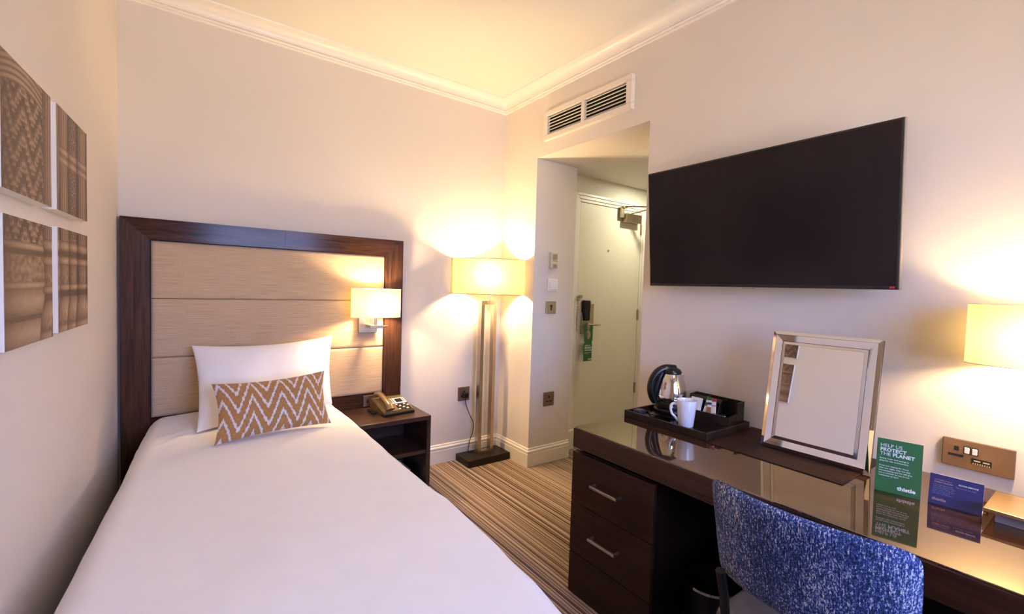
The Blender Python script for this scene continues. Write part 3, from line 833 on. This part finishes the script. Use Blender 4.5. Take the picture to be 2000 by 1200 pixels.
bm = BM(); cyl(bm, (1.968, 3.012, 1.276), (1.968, 3.012, 1.40), .011, 14); box(bm, 1.953, 1.986, fyA-.003, fyA+.03, 1.247, 1.28, .002); shade_spider(bm, sc, .26, 1.335, sr); obj('neck', bm, M['steel_b'], t)
bm = BM(); rings = oval_shade(bm, sc, .280, .105, 1.326, 1.597, sr); sh = obj('lamp_shade', bm, M['shade'], t, ang=80)
shade_rims(rings, M['bronze'], sh)
bm = BM(); lathe(bm, [(0, 0), (.014, .004), (.016, .03), (.030, .06), (.030, .075), (.018, .096), (0, .102)], (sc[0], sc[1], 1.39), 16); 
lamp('lamp_light', (sc[0], sc[1], 1.475), 17, t)
bm.free()
t2 = thing('power_plug', 'black plug and flex running from the wall socket down to the floor lamp base', 'plug', (1.842, B-.009, .512))
bm = BM(); box(bm, 1.820, 1.864, B-.045, B-.010, .490, .536, .008); obj('plug_body', bm, M['black_pl'], t2)
bm = BM(); tube(bm, [(1.842, B-.032, .492), (1.846, B-.035, .44), (1.875, B-.045, .36), (1.905, B-.055, .29), (1.900, B-.06, .22), (1.882, B-.05, .15), (1.872, B-.05, .09), (1.868, B-.052, .060), (1.885, B-.062, .060), (1.905, B-.075, .0592)], .0032, 6); obj('flex', bm, M['black_pl'], t2, ang=60)

# reading light on the headboard
t = thing('wall_light', 'lit reading light with cream oval shade on the right of the headboard', 'lamp', (1.035, hy0, 1.09), 'cream shaded wall lights')
bm = BM(); box(bm, .975, 1.100, hy0-.016, hy0+.008, 1.045, 1.150, .002); obj('back_plate', bm, M['steel_b'], t)
bm = BM(); box(bm, 1.020, 1.055, hy0-.10, hy0-.012, 1.085, 1.105, .002); box(bm, 1.02, 1.11, hy0-.115, hy0-.09, 1.082, 1.104, .002); cyl(bm, (1.06, hy0-.10, 1.10), (1.06, hy0-.10, 1.20), .010, 12)
shade_spider(bm, (1.063, hy0-.098), .158, 1.170, 0); obj('arm', bm, M['steel_b'], t)
bm = BM(); rings = oval_shade(bm, (1.063, hy0-.098), .165, .080, 1.158, 1.346, 0); sh = obj('lamp_shade', bm, M['shade'], t, ang=80)
shade_rims(rings, M['white_linen'], sh, .0016)
bm = BM(); tube(bm, [(1.105, hy0-.10, 1.093), (1.14, hy0-.10, 1.093)], .006, 8, 0); obj('switch_knob', bm, M['steel'], t)
lamp('lamp_light', (1.075, hy0-.098, 1.235), 15, t)

# wall light over the desk
t = thing('wall_light', 'lit cream shaded wall light over the desk near the bronze box', 'lamp', (R, .165, 1.10), 'cream shaded wall lights')
bm = BM(); box(bm, R-.016, R+.001, .045, .165, 1.04, 1.15, .002); obj('back_plate', bm, M['steel_b'], t)
bm = BM(); box(bm, R-.095, R-.012, .09, .12, 1.085, 1.105, .002); cyl(bm, (R-.088, .105, 1.09), (R-.088, .105, 1.23), .010, 12); tube(bm, [(R-.088, .005, 1.197), (R-.088, .325, 1.197)], .0025, 6, 0); obj('arm', bm, M['steel_b'], t)
bm = BM(); rings = oval_shade(bm, (R-.088, .160), .168, .078, 1.186, 1.376, PI/2); sh = obj('lamp_shade', bm, M['shade'], t, ang=80)
shade_rims(rings, M['white_linen'], sh, .0016)
lamp('lamp_light', (R-.088, .165, 1.265), 10, t)

# added ceiling light, unseen behind the camera, lifts the dim walls
t = thing('added_ceiling_light', 'added round flush ceiling light with frosted glass dome, out of view, brightening the walls', 'lamp', (1.25, -.35, CZ))
bm = BM(); lathe(bm, [(0, 0), (.19, 0), (.19, -.02), (0, -.02)], (1.25, -.35, CZ-.001), 40); obj('ceiling_plate', bm, M['trim'], t)
bm = BM(); lathe(bm, [(.175, -.021), (.172, -.04), (.14, -.075), (.08, -.095), (0, -.10)], (1.25, -.35, CZ), 40); obj('glass_dome', bm, m_shade('frosted_dome', (.8, .75, .66), (.85, .80, .72), .7), t, ang=80)
lamp('lamp_light', (1.25, -.35, CZ-.055), 112, t, (1, .79, .57), .02)
# hall downlight
t = thing('ceiling_downlight', 'recessed round downlight in the hall ceiling in front of the entrance door', 'lamp', (3.42, 2.45, SZ))
bm = BM(); lathe(bm, [(.036, .001), (.052, .001), (.052, -.005), (.036, -.008)], (3.42, 2.45, SZ), 24); obj('ring', bm, M['trim'], t)
bm = BM(); lathe(bm, [(0, -.001), (.036, -.001), (.036, -.004), (0, -.004)], (3.42, 2.45, SZ), 24); obj('lens', bm, M['downlight'], t)
l = bpy.data.lights.new('lamp_light', 'AREA'); l.shape = 'DISK'; l.size = .06; l.energy = 3.6; l.color = (1, .98, .72)
o = bpy.data.objects.new('lamp_light', l); link(o, t); o.location = (0, 0, -.008)

# ------------------------------------------------------------------ desk
dz = .763
t = thing('desk', 'long dark wooden desk with drawers and a glossy top along the right wall', 'desk', (1.81, .45, 0))
DF, DL, DRt = 1.442, 1.476, -.75
bm = BM(); box(bm, DF, R-.002, DRt, DL, .672, dz-.006, .002); obj('desk_slab', bm, M['wood_desk'], t)
bm = BM(); box(bm, DF+.004, R-.002, DRt+.002, DL-.004, dz-.006, dz, .0015); obj('glass_top', bm, M['desktop'], t)
bm = BM(); box(bm, DF+.020, R-.02, 1.050, DL-.002, 0, .655, .001); box(bm, DF+.05, R-.02, 1.06, DL-.01, .655, .672); obj('drawer_carcass', bm, M['wood_desk_z'], t)
for a, b in ((.425, .652), (.195, .421), (.004, .191)):
    bm = BM(); box(bm, DF+.001, DF+.020, 1.036, DL, a, b, .0015); dr = obj('drawer_front', bm, M['wood_drawer'], t)
    if a < .1: continue
    zc = a+.118
    bm = BM(); xh = DF-.030
    box(bm, xh-.004, xh+.008, 1.188, 1.336, zc-.005, zc+.006, .001)
    for q in (1.188, 1.326): box(bm, xh, DF+.002, q, q+.010, zc-.005, zc+.006, .001)
    obj('drawer_handle', bm, M['handle'], dr)
bm = BM(); box(bm, R-.045, R-.022, DRt, 1.048, .02, .671); obj('modesty_panel', bm, M['wood_desk_z'], t)
bm = BM(); box(bm, DF+.02, R-.02, DRt, DRt+.03, 0, .671, .002); obj('end_panel', bm, M['wood_desk_z'], t)

# tray with hospitality things
tz = dz
t = thing('serving_tray', 'black rectangular tray with raised rim on the far end of the desk', 'tray', (1.965, 1.252, tz))
tx0, tx1, ty0, ty1 = 1.785, 2.142, 1.035, 1.475
bm = BM(); box(bm, tx0+.004, tx1-.004, ty0+.004, ty1-.004, tz, tz+.012, .002); obj('tray_floor', bm, plain('glossy_black_tray', (.006, .004, .004), .10, var=.1, spec=.4), t)
bm = BM()
for (a, b, c, e) in ((tx0, tx0+.012, ty0, ty1), (tx1-.012, tx1, ty0, ty1), (tx0+.012, tx1-.012, ty0, ty0+.012), (tx0+.012, tx1-.012, ty1-.012, ty1)): box(bm, a, b, c, e, tz, tz+.031, .0025)
obj('tray_rim', bm, M['black_mat'], t)
tf = tz+.012
# kettle: handle points to the left of the photo
KX, KY = 2.034, 1.3865
t = thing('kettle', 'polished steel electric kettle with black handle standing on the tray', 'kettle', (KX, KY, tf))
bm = BM(); lathe(bm, [(0, 0), (.078, 0), (.082, .004), (.082, .014), (.076, .020), (.070, .024), (0, .024)], (KX, KY, tf), 40); obj('kettle_base', bm, M['black_pl'], t)
bm = BM(); lathe(bm, [(0, .025), (.072, .025), (.0775, .030), (.0775, .048), (.074, .052), (0, .052)], (KX, KY, tf), 40); obj('lower_collar', bm, M['black_pl'], t)
bm = BM(); lathe(bm, [(0, .052), (.074, .052), (.0785, .060), (.0785, .085), (.0755, .115), (.069, .145), (.060, .172), (.050, .192), (.047, .196), (0, .196)], (KX, KY, tf), 48); kb = obj('kettle_body', bm, M['steel'], t, ang=50)
hd = Vector((-.86, .50, 0)).normalized()       # direction of the handle
bm = BM(); k0 = Vector((KX, KY, tf))
lathe(bm, [(0, .196), (.049, .196), (.050, .203), (.042, .216), (.024, .226), (0, .229)], (KX, KY, tf), 36); obj('lid', bm, M['black_pl'], t, ang=50)
bm = BM(); hp = [k0+hd*r_+Vector((0, 0, z_)) for r_, z_ in ((-.020, .220), (.030, .223), (.072, .205), (.102, .165), (.110, .115), (.099, .070), (.082, .046))]
tube(bm, hp, lambda f: .020-.004*f, 12, 8, rb=lambda f: .015-.002*f); obj('handle', bm, M['black_pl'], t, ang=60)
bm = BM(); hp = [k0+hd*r_+Vector((0, 0, z_)) for r_, z_ in ((.046, .202), (.066, .160), (.078, .11), (.080, .055))]
tube(bm, hp, .008, 10, 6, rb=.016); obj('handle_spine', bm, M['black_pl'], t, ang=60)
bm = BM(); sp = [k0-hd*r_+Vector((0, 0, z_)) for r_, z_ in ((.034, .168), (.050, .178), (.060, .190))]
tube(bm, sp, lambda f: .020-.010*f, 12, 6); obj('spout', bm, M['steel'], t, ang=60)
bm = BM(); cyl(bm, k0+Vector((-.058, -.050, .040)), k0+Vector((-.0625, -.054, .040)), .006, 10); obj('power_switch', bm, M['white_pl'], t)
bm = BM(); box(bm, 1.820, 1.868, 1.405, 1.452, tf, tf+.024, .007); obj('plug', bm, plain('dark_blue_plug', (.012, .014, .035), .35), t)
bm = BM(); tube(bm, [(1.868, 1.43, tf+.008), (1.89, 1.445, tf+.006), (1.91, 1.425, tf+.006), (1.885, 1.40, tf+.006), (1.87, 1.375, tf+.006), (1.895, 1.355, tf+.006), (1.925, 1.36, tf+.008)], .0035, 6); obj('power_cord', bm, M['black_pl'], t, ang=60)
# mug
MX, MY = 1.868, 1.188
t = thing('mug', 'tall white mug on the tray in front of the kettle', 'mug', (MX, MY, tf))
bm = BM(); lathe(bm, [(0, 0), (.030, 0), (.033, .004), (.044, .118), (.0435, .121), (.0415, .121), (.0405, .117), (.030, .008), (0, .007)], (MX, MY, tf), 40); obj('mug_body', bm, M['ceramic'], t, ang=50)
mh = Vector((-.55, .83, 0)).normalized(); m0 = Vector((MX, MY, tf))
bm = BM(); tube(bm, [m0+mh*r_+Vector((0, 0, z_)) for r_, z_ in ((.038, .096), (.058, .098), (.068, .080), (.062, .052), (.046, .036), (.034, .020))], .0065, 10, 8, rb=.0055); obj('mug_handle', bm, M['ceramic'], t, ang=60)
# organiser
ox0, ox1, oy0, oy1 = 1.995, 2.128, 1.056, 1.300
t = thing('sachet_box', 'black compartment box of sachets at the back of the tray', 'box', ((ox0+ox1)/2, (oy0+oy1)/2, tf))
bm = BM(); th = .008
box(bm, ox0, ox1, oy0, oy1, tf, tf+.006); box(bm, ox0, ox0+th, oy0, oy1, tf+.006, tf+.050, .0015); box(bm, ox1-th, ox1, oy0, oy1, tf+.006, tf+.110, .0015)
for a in (oy0, oy1-th):
    prism(bm, [(ox0+th, a, tf+.006), (ox0+th, a, tf+.050), (ox0+.072, a, tf+.058), (ox0+.072, a, tf+.106), (ox1-th, a, tf+.110), (ox1-th, a, tf+.006)], (0, th, 0))
obj('box_shell', bm, M['black_mat'], t, ang=0)
def slope_div(y):
    bm = BM(); pts = [(ox0+th, y, tf+.006), (ox0+.030, y, tf+.030), (ox0+.048, y, tf+.060), (ox0+.066, y, tf+.094), (ox0+.080, y, tf+.105), (ox1-th, y, tf+.105), (ox1-th, y, tf+.006)]
    prism(bm, pts, (0, .004, 0)); return bm
for yy in (oy1-.085, oy1-.168): obj('divider', slope_div(yy), M['black_pl'], t)
bm = BM(); prism(bm, [(ox0+.064, oy1-.166, tf+.090), (ox0+.078, oy1-.166, tf+.108), (ox0+.082, oy1-.166, tf+.106), (ox0+.068, oy1-.166, tf+.088)], (0, .164, 0)); obj('back_rail', bm, M['black_pl'], t)
def sachet(name, label, cat, group, c, w, h, tilt, m, bands=(), rz=0, th=.005):
    t = thing(name, label, cat, c, group)
    Mx = Matrix.Translation(c) @ Matrix.Rotation(rz, 4, 'X') @ Matrix.Rotation(tilt, 4, 'Y')
    bm = BM(); 
    vs = box(bm, -th/2, th/2, -w/2, w/2, 0, h, .0018, 2, Mx); obj('packet', bm, m, t)
    for z0_, z1_, mm in bands:
        bm = BM(); box(bm, -th/2-.0006, th/2+.0006, -w/2-.0003, w/2+.0003, h*z0_, h*z1_, 0, 1, Mx); obj('print_band', bm, mm, t)
sg = 'sachets in the compartment box'
sachet('napkin_packet', 'white paper packet in the left compartment of the black box, in front', 'sachet', sg, (ox0+.020, oy1-.050, tf+.024), .062, .072, .32, M['paper'])
sachet('napkin_packet', 'white paper packet tucked behind another in the left compartment', 'sachet', sg, (ox0+.032, oy1-.053, tf+.028), .060, .074, .32, M['paper'])
sachet('drink_sachet', 'green-topped white sachet leaning leftmost in the middle compartment', 'sachet', sg, (ox0+.032, oy1-.108, tf+.022), .029, .094, .32, M['paper'], ((.84, 1.0, M['green_print']), (.52, .70, M['green_print'])), .10)
sachet('drink_sachet', 'slim brown-striped sachet with dark green top between two white ones', 'sachet', sg, (ox0+.026, oy1-.129, tf+.020), .020, .096, .32, M['paper'], ((.86, 1.0, M['green_print']), (.10, .52, M['brown_print']), (.64, .76, M['blue'])), -.12)
sachet('drink_sachet', 'red-topped white sachet leaning rightmost in the middle compartment', 'sachet', sg, (ox0+.030, oy1-.149, tf+.022), .029, .092, .32, M['paper'], ((.84, 1.0, M['red']), (.60, .66, M['ink_red'])), -.18)
for k, (q, p, lb) in enumerate(((.075, .030, 'white milk pod at the front of the right compartment'), (.052, .040, 'white milk pod nearest the right end of the black box'))):
    t = thing('milk_pod', lb, 'milk pod', (ox0+p, oy0+q, tf+.006), 'milk pods in the compartment box')
    bm = BM(); lathe(bm, [(0, 0), (.010, 0), (.014, .040), (0, .040)], (ox0+p, oy0+q, tf+.006), 16); obj('cup', bm, M['white_pl'], t)
    bm = BM(); lathe(bm, [(0, .0402), (.0165, .0402), (.0165, .042), (0, .042)], (ox0+p, oy0+q, tf+.006), 16); obj('foil_lid', bm, M['steel_b'], t)

# ------------------------------------------------------------------ mirror on the desk
t = thing('desk_mat', 'flat dark brown mat lying on the desk under the mirror', 'mat', (1.966, .785, dz))
bm = BM(); box(bm, 1.768, 2.166, .543, 1.031, dz, dz+.003, .001); obj('mat_sheet', bm, plain('dark_brown_mat', (.017, .007, .0045), .5, var=.3, scale=30, spec=.12), t)
YW, TI = -.030, .1562
e1 = Vector((math.sin(YW), math.cos(YW), 0)); nn = Vector((math.cos(YW), -math.sin(YW), 0))
up = Vector((0, 0, 1))*math.cos(TI)+nn*math.sin(TI); dn = nn*math.cos(TI)-Vector((0, 0, 1))*math.sin(TI)
mo = Vector((1.931, .7025, dz+.0080))
MM = plane_m(mo, e1, up, dn)                 # x towards the door, y up, z back
t = thing('table_mirror', 'silver framed mirror whose bright frame leans on the desk below the television', 'mirror', mo)
mw, mh_ = .364, .471
bm = BM(); box(bm, -mw/2, mw/2, 0, mh_, .006, .022, .002, 1, MM); obj('mirror_back', bm, M['black_pl'], t)
def bevel_ring(o0, o1, z0_, z1_, top=True):
    bm = BM()
    A = [(-mw/2+o0, o0), (mw/2-o0, o0), (mw/2-o0, mh_-o0), (-mw/2+o0, mh_-o0)]
    Bp = [(-mw/2+o1, o1), (mw/2-o1, o1), (mw/2-o1, mh_-o1), (-mw/2+o1, mh_-o1)]
    va = [bm.verts.new(MM @ Vector((x, y_, z0_))) for x, y_ in A]; vb = [bm.verts.new(MM @ Vector((x, y_, z1_))) for x, y_ in Bp]
    vc = [bm.verts.new(MM @ Vector((x, y_, .0075))) for x, y_ in A]; vd = [bm.verts.new(MM @ Vector((x, y_, .0075))) for x, y_ in Bp]
    for i in range(4):
        j = (i+1) % 4
        bm.faces.new((va[i], va[j], vb[j], vb[i])); bm.faces.new((va[i], vc[i], vc[j], va[j])); bm.faces.new((vb[j], vd[j], vd[i], vb[i]))
    return bm
obj('outer_edge', bevel_ring(0, .012, .004, -.0005), M['mirror_frame'], t, ang=0)
obj('frame_bevel', bevel_ring(.0128, .038, -.0005, .0019), M['mirror_frame'], t, ang=0)
obj('glass_bevel', bevel_ring(.0395, .050, .0028, .0005), M['mirror_frame'], t, ang=0)
bm = BM(); box(bm, -mw/2+.0505, mw/2-.0505, .0505, mh_-.0505, .0005, .007, 0, 1, MM); obj('mirror_glass', bm, M['mirror'], t)
bm = BM(); box(bm, -mw/2+.005, mw/2-.005, 0, .012, .008, .022, .002, 1, MM); obj('foot_rail', bm, M['black_pl'], t)
pb_ = MM @ Vector((0, .36, .022)); pf = Vector((mo.x+.19, mo.y-.02, dz+.013))
bm = BM(); tube(bm, [pb_, (pb_+pf)/2, pf], .006, 8, 0, rb=.008); obj('strut', bm, M['black_mat'], t)

# ------------------------------------------------------------------ cards on the desk
def tent_card(name, label, p0, p1, h, lean, m, depth):
    """p0 left foot, p1 right foot as seen from the room; front panel leans back, rear leg behind"""
    p0 = Vector((*p0, dz)); p1 = Vector((*p1, dz)); ex = (p1-p0).normalized(); w = (p1-p0).length
    back = Vector((0, 0, 1)).cross(ex); back = back if back.x > 0 else -back
    uy = (Vector((0, 0, 1))*math.cos(lean)+back*math.sin(lean)); nz = ex.cross(uy)
    t = thing(name, label, 'card', (p0+p1)/2)
    bm = BM(); prism(bm, [p0, p1, p1+uy*h, p0+uy*h], back*.0012); obj('front_panel', bm, m, t, ang=0)
    top0, top1 = p0+uy*h+back*.0008, p1+uy*h+back*.0008
    f0, f1 = p0+back*depth, p1+back*depth
    bm = BM(); prism(bm, [f0, f1, top1, top0], back*.0012); prism(bm, [p0+back*.002, p1+back*.002, f1, f0], Vector((0, 0, .0012))); obj('rear_panel', bm, M['paper'], t, ang=0)
    def at(u, v): return p0+ex*(w*u)+uy*(h*v)-back*.0006
    return t, at, ex, uy, w, h
t, at, ex, uy, w, h = tent_card('tent_card', 'green tent card asking guests to protect the planet, beside the mirror', (1.828, .4755), (1.853, .366), .167, .17, M['green'], .055)
for s_, v_, u_, b_ in (('HELP US', .845, .075, 0), ('PROTECT', .765, .075, .00045), ('THE', .685, .075, 0), ('PLANET', .685, .36, .00045)): text('headline', s_, M['ink_white'], t, .0150, at(u_, v_), ex, uy, b_, sx=1.0)
body = ['Saving water and energy is', 'great for the environment.', '', 'If you are staying for more', 'than one night, why not skip', 'housekeeping and we will give', 'you a voucher to use in our', 'restaurant or bar?']
for k, s_ in enumerate(body):
    if s_: text('body_text', s_, M['ink_white'], t, .0060, at(.075, .615-.046*k), ex, uy, .00008, sx=1.12)
text('wordmark', 'thistle', M['ink_white'], t, .0155, at(.50, .085), ex, uy, .0006, sx=1.15)
t, at, ex, uy, w, h = tent_card('tent_card', 'low blue tent card with pale print between green card and bronze box', (1.862, .3505), (1.872, .2345), .089, .2, M['blue'], .045)
text('headline', "LOOKING FOR A", M['ink_red'], t, .0050, at(.09, .80), ex, uy, .0001)
text('headline', 'CHEEKY SNACK?', M['ink_red'], t, .0054, at(.09, .725), ex, uy, .00025)
for k, s_ in enumerate(('From a light bite to a full', 'meal, order from our menu', 'and we will bring it to you', 'in your room or at the bar,', 'every day of the week.', 'Just scan to see the menu.')):
    text('body_text', s_, M['ink_dim'], t, .0043, at(.075, .64-.058*k), ex, uy, .00003)
text('wordmark', 'thistle', M['ink_red'], t, .0115, at(.07, .13), ex, uy, .0004, sx=1.1)
text('headline', 'ROOM SERVICE', M['ink_white'], t, .0052, at(.55, .78), ex, uy, .0002, sx=1.15)
text('body_text', 'Scan to view our menu', M['ink_dim'], t, .0046, at(.50, .685), ex, uy, .00005)

# bronze-topped box
t = thing('desk_box', 'grey box with overhanging bronze lid at the near end of the desk', 'box', (1.92, .15, dz))
bm = BM(); box(bm, 1.858, 2.01, .03, .208, dz, dz+.032, .002); obj('box_body', bm, plain('grey_metal', (.40, .38, .40), .4, .2), t)
bm = BM(); box(bm, 1.828, 2.025, .01, .228, dz+.0325, dz+.042, .0015); obj('box_lid', bm, plain('bronze_lid', (.50, .34, .19), .28, .85), t)

# ------------------------------------------------------------------ chair at the desk
CX, CY0, CY1 = 1.200, .230, .694
t = thing('desk_chair', 'blue tweed desk chair with black legs, back turned to the bed', 'chair', (1.42, .455, 0))
def chair_back():
    NU, NV = 48, 28; bm = BM(); g = {}
    for s in (1, -1):
        for i in range(NU+1):
            for j in range(NV+1):
                u, v = i/NU*2-1, j/NV*2-1
                k = 11.0
                l = (abs(u)**k+abs(v)**k)**(1/k); m_ = max(abs(u), abs(v))
                uu, vv = (u*m_/l, v*m_/l) if l > 0 else (0, 0)          # squircle outline
                hw = .232-.006*(1-vv)/2
                y = (CY0+CY1)/2+uu*hw
                z = .718+vv*.148
                e = max(abs(uu), abs(vv)); edge = (abs(u)**8+abs(v)**8)
                thk = .021*math.sqrt(max(0, 1-min(1, m_)**7))
                bow = .055*uu*uu
                x = CX-.028+bow+.068*(.866-z)/.3-s*thk
                g[s, i, j] = bm.verts.new((x, y, z))
        for i in range(NU):
            for j in range(NV): bm.faces.new((g[s, i, j], g[s, i+1, j], g[s, i+1, j+1], g[s, i, j+1]))
    bmesh.ops.remove_doubles(bm, verts=bm.verts, dist=.0005); return bm
obj('backrest', chair_back(), M['tweed'], t, ang=80)
bm = BM(); box(bm, 1.27, 1.70, .225, .690, .405, .465, .024, 3); obj('seat', bm, M['seat_vinyl'], t, ang=60)
for yy in (.275, .640):
    bm = BM(); tube(bm, [(1.205, yy, .62), (1.24, yy, .50), (1.255, yy, .36), (1.235, yy, 0)], .013, 10, 6); obj('leg', bm, M['black_pl'], t, ang=60)
    bm = BM(); tube(bm, [(1.655, yy, .41), (1.665, yy, .2), (1.68, yy, 0)], .013, 10, 6); obj('leg', bm, M['black_pl'], t, ang=60)
bm = BM(); box(bm, 1.25, 1.68, .262, .288, .380, .404, .003); box(bm, 1.25, 1.68, .627, .653, .380, .404, .003); obj('seat_rail', bm, M['black_pl'], t)

# ------------------------------------------------------------------ waste bin
t = thing('waste_bin', 'black waste bin with a shiny metal rim under the desk', 'bin', (1.69, .935, 0))
bm = BM(); lathe(bm, [(0, 0), (.090, 0), (.110, .26), (.107, .26), (.088, .006), (0, .006)], (1.69, .935, 0), 40); obj('bin_body', bm, M['black_pl'], t, ang=50)
bm = BM(); lathe(bm, [(.106, .254), (.1125, .254), (.1125, .264), (.106, .264), (.106, .254)], (1.69, .935, 0), 40); obj('bin_rim', bm, M['chrome'], t, ang=50)

# ------------------------------------------------------------------ daylight
wd = bpy.data.worlds.new('sky'); S.world = wd; wd.use_nodes = True
bg = wd.node_tree.nodes['Background']; wt = wd.node_tree
tc = wt.nodes.new('ShaderNodeTexCoord'); sp = wt.nodes.new('ShaderNodeSeparateXYZ'); wt.links.new(tc.outputs['Generated'], sp.inputs[0])
mr = wt.nodes.new('ShaderNodeMapRange'); mr.inputs['From Min'].default_value = -.04; mr.inputs['From Max'].default_value = .06; wt.links.new(sp.outputs['Z'], mr.inputs['Value'])
cr = wt.nodes.new('ShaderNodeMix'); cr.data_type = 'RGBA'; cr.inputs[6].default_value = (.58, .575, .645, 1); cr.inputs[7].default_value = (.34, .47, 1.0, 1)
wt.links.new(mr.outputs[0], cr.inputs[0]); wt.links.new(cr.outputs[2], bg.inputs[0]); bg.inputs[1].default_value = 9.5
l = bpy.data.lights.new('window_portal', 'AREA'); l.shape = 'RECTANGLE'; l.size = WX1-WX0; l.size_y = WZ1-WZ0
l.cycles.is_portal = True
o = bpy.data.objects.new('window_portal', l); link(o, win); o.location = (0, -.03, (WZ1-WZ0)/2); o.rotation_euler = (PI/2, 0, 0)

# ------------------------------------------------------------------ camera and view
yaw, pitch, roll = .629869, -.0414645, .0309651
fwd = Vector((math.sin(yaw)*math.cos(pitch), math.cos(yaw)*math.cos(pitch), math.sin(pitch)))
rt = Vector((math.cos(yaw), -math.sin(yaw), 0)); upv = rt.cross(fwd)
r2 = rt*math.cos(roll)+upv*math.sin(roll); u2 = -rt*math.sin(roll)+upv*math.cos(roll)
cam = bpy.data.cameras.new('camera'); cam.sensor_width = 36; cam.lens = 890.6/2000*36; cam.clip_start = .02
co = bpy.data.objects.new('camera', cam); link(co)
Mx = Matrix((r2, u2, -fwd)).transposed().to_4x4(); Mx.translation = (0, 0, 1.38); co.matrix_world = Mx
S.camera = co
S.view_settings.view_transform = 'Standard'; S.view_settings.look = 'None'; S.view_settings.gamma = 1; S.view_settings.use_curve_mapping = False
S.view_settings.exposure = 1.52
S.cycles.max_bounces = 10; S.cycles.diffuse_bounces = 5; S.cycles.glossy_bounces = 5; S.cycles.sample_clamp_indirect = 6
S.cycles.caustics_reflective = False; S.cycles.caustics_refractive = False
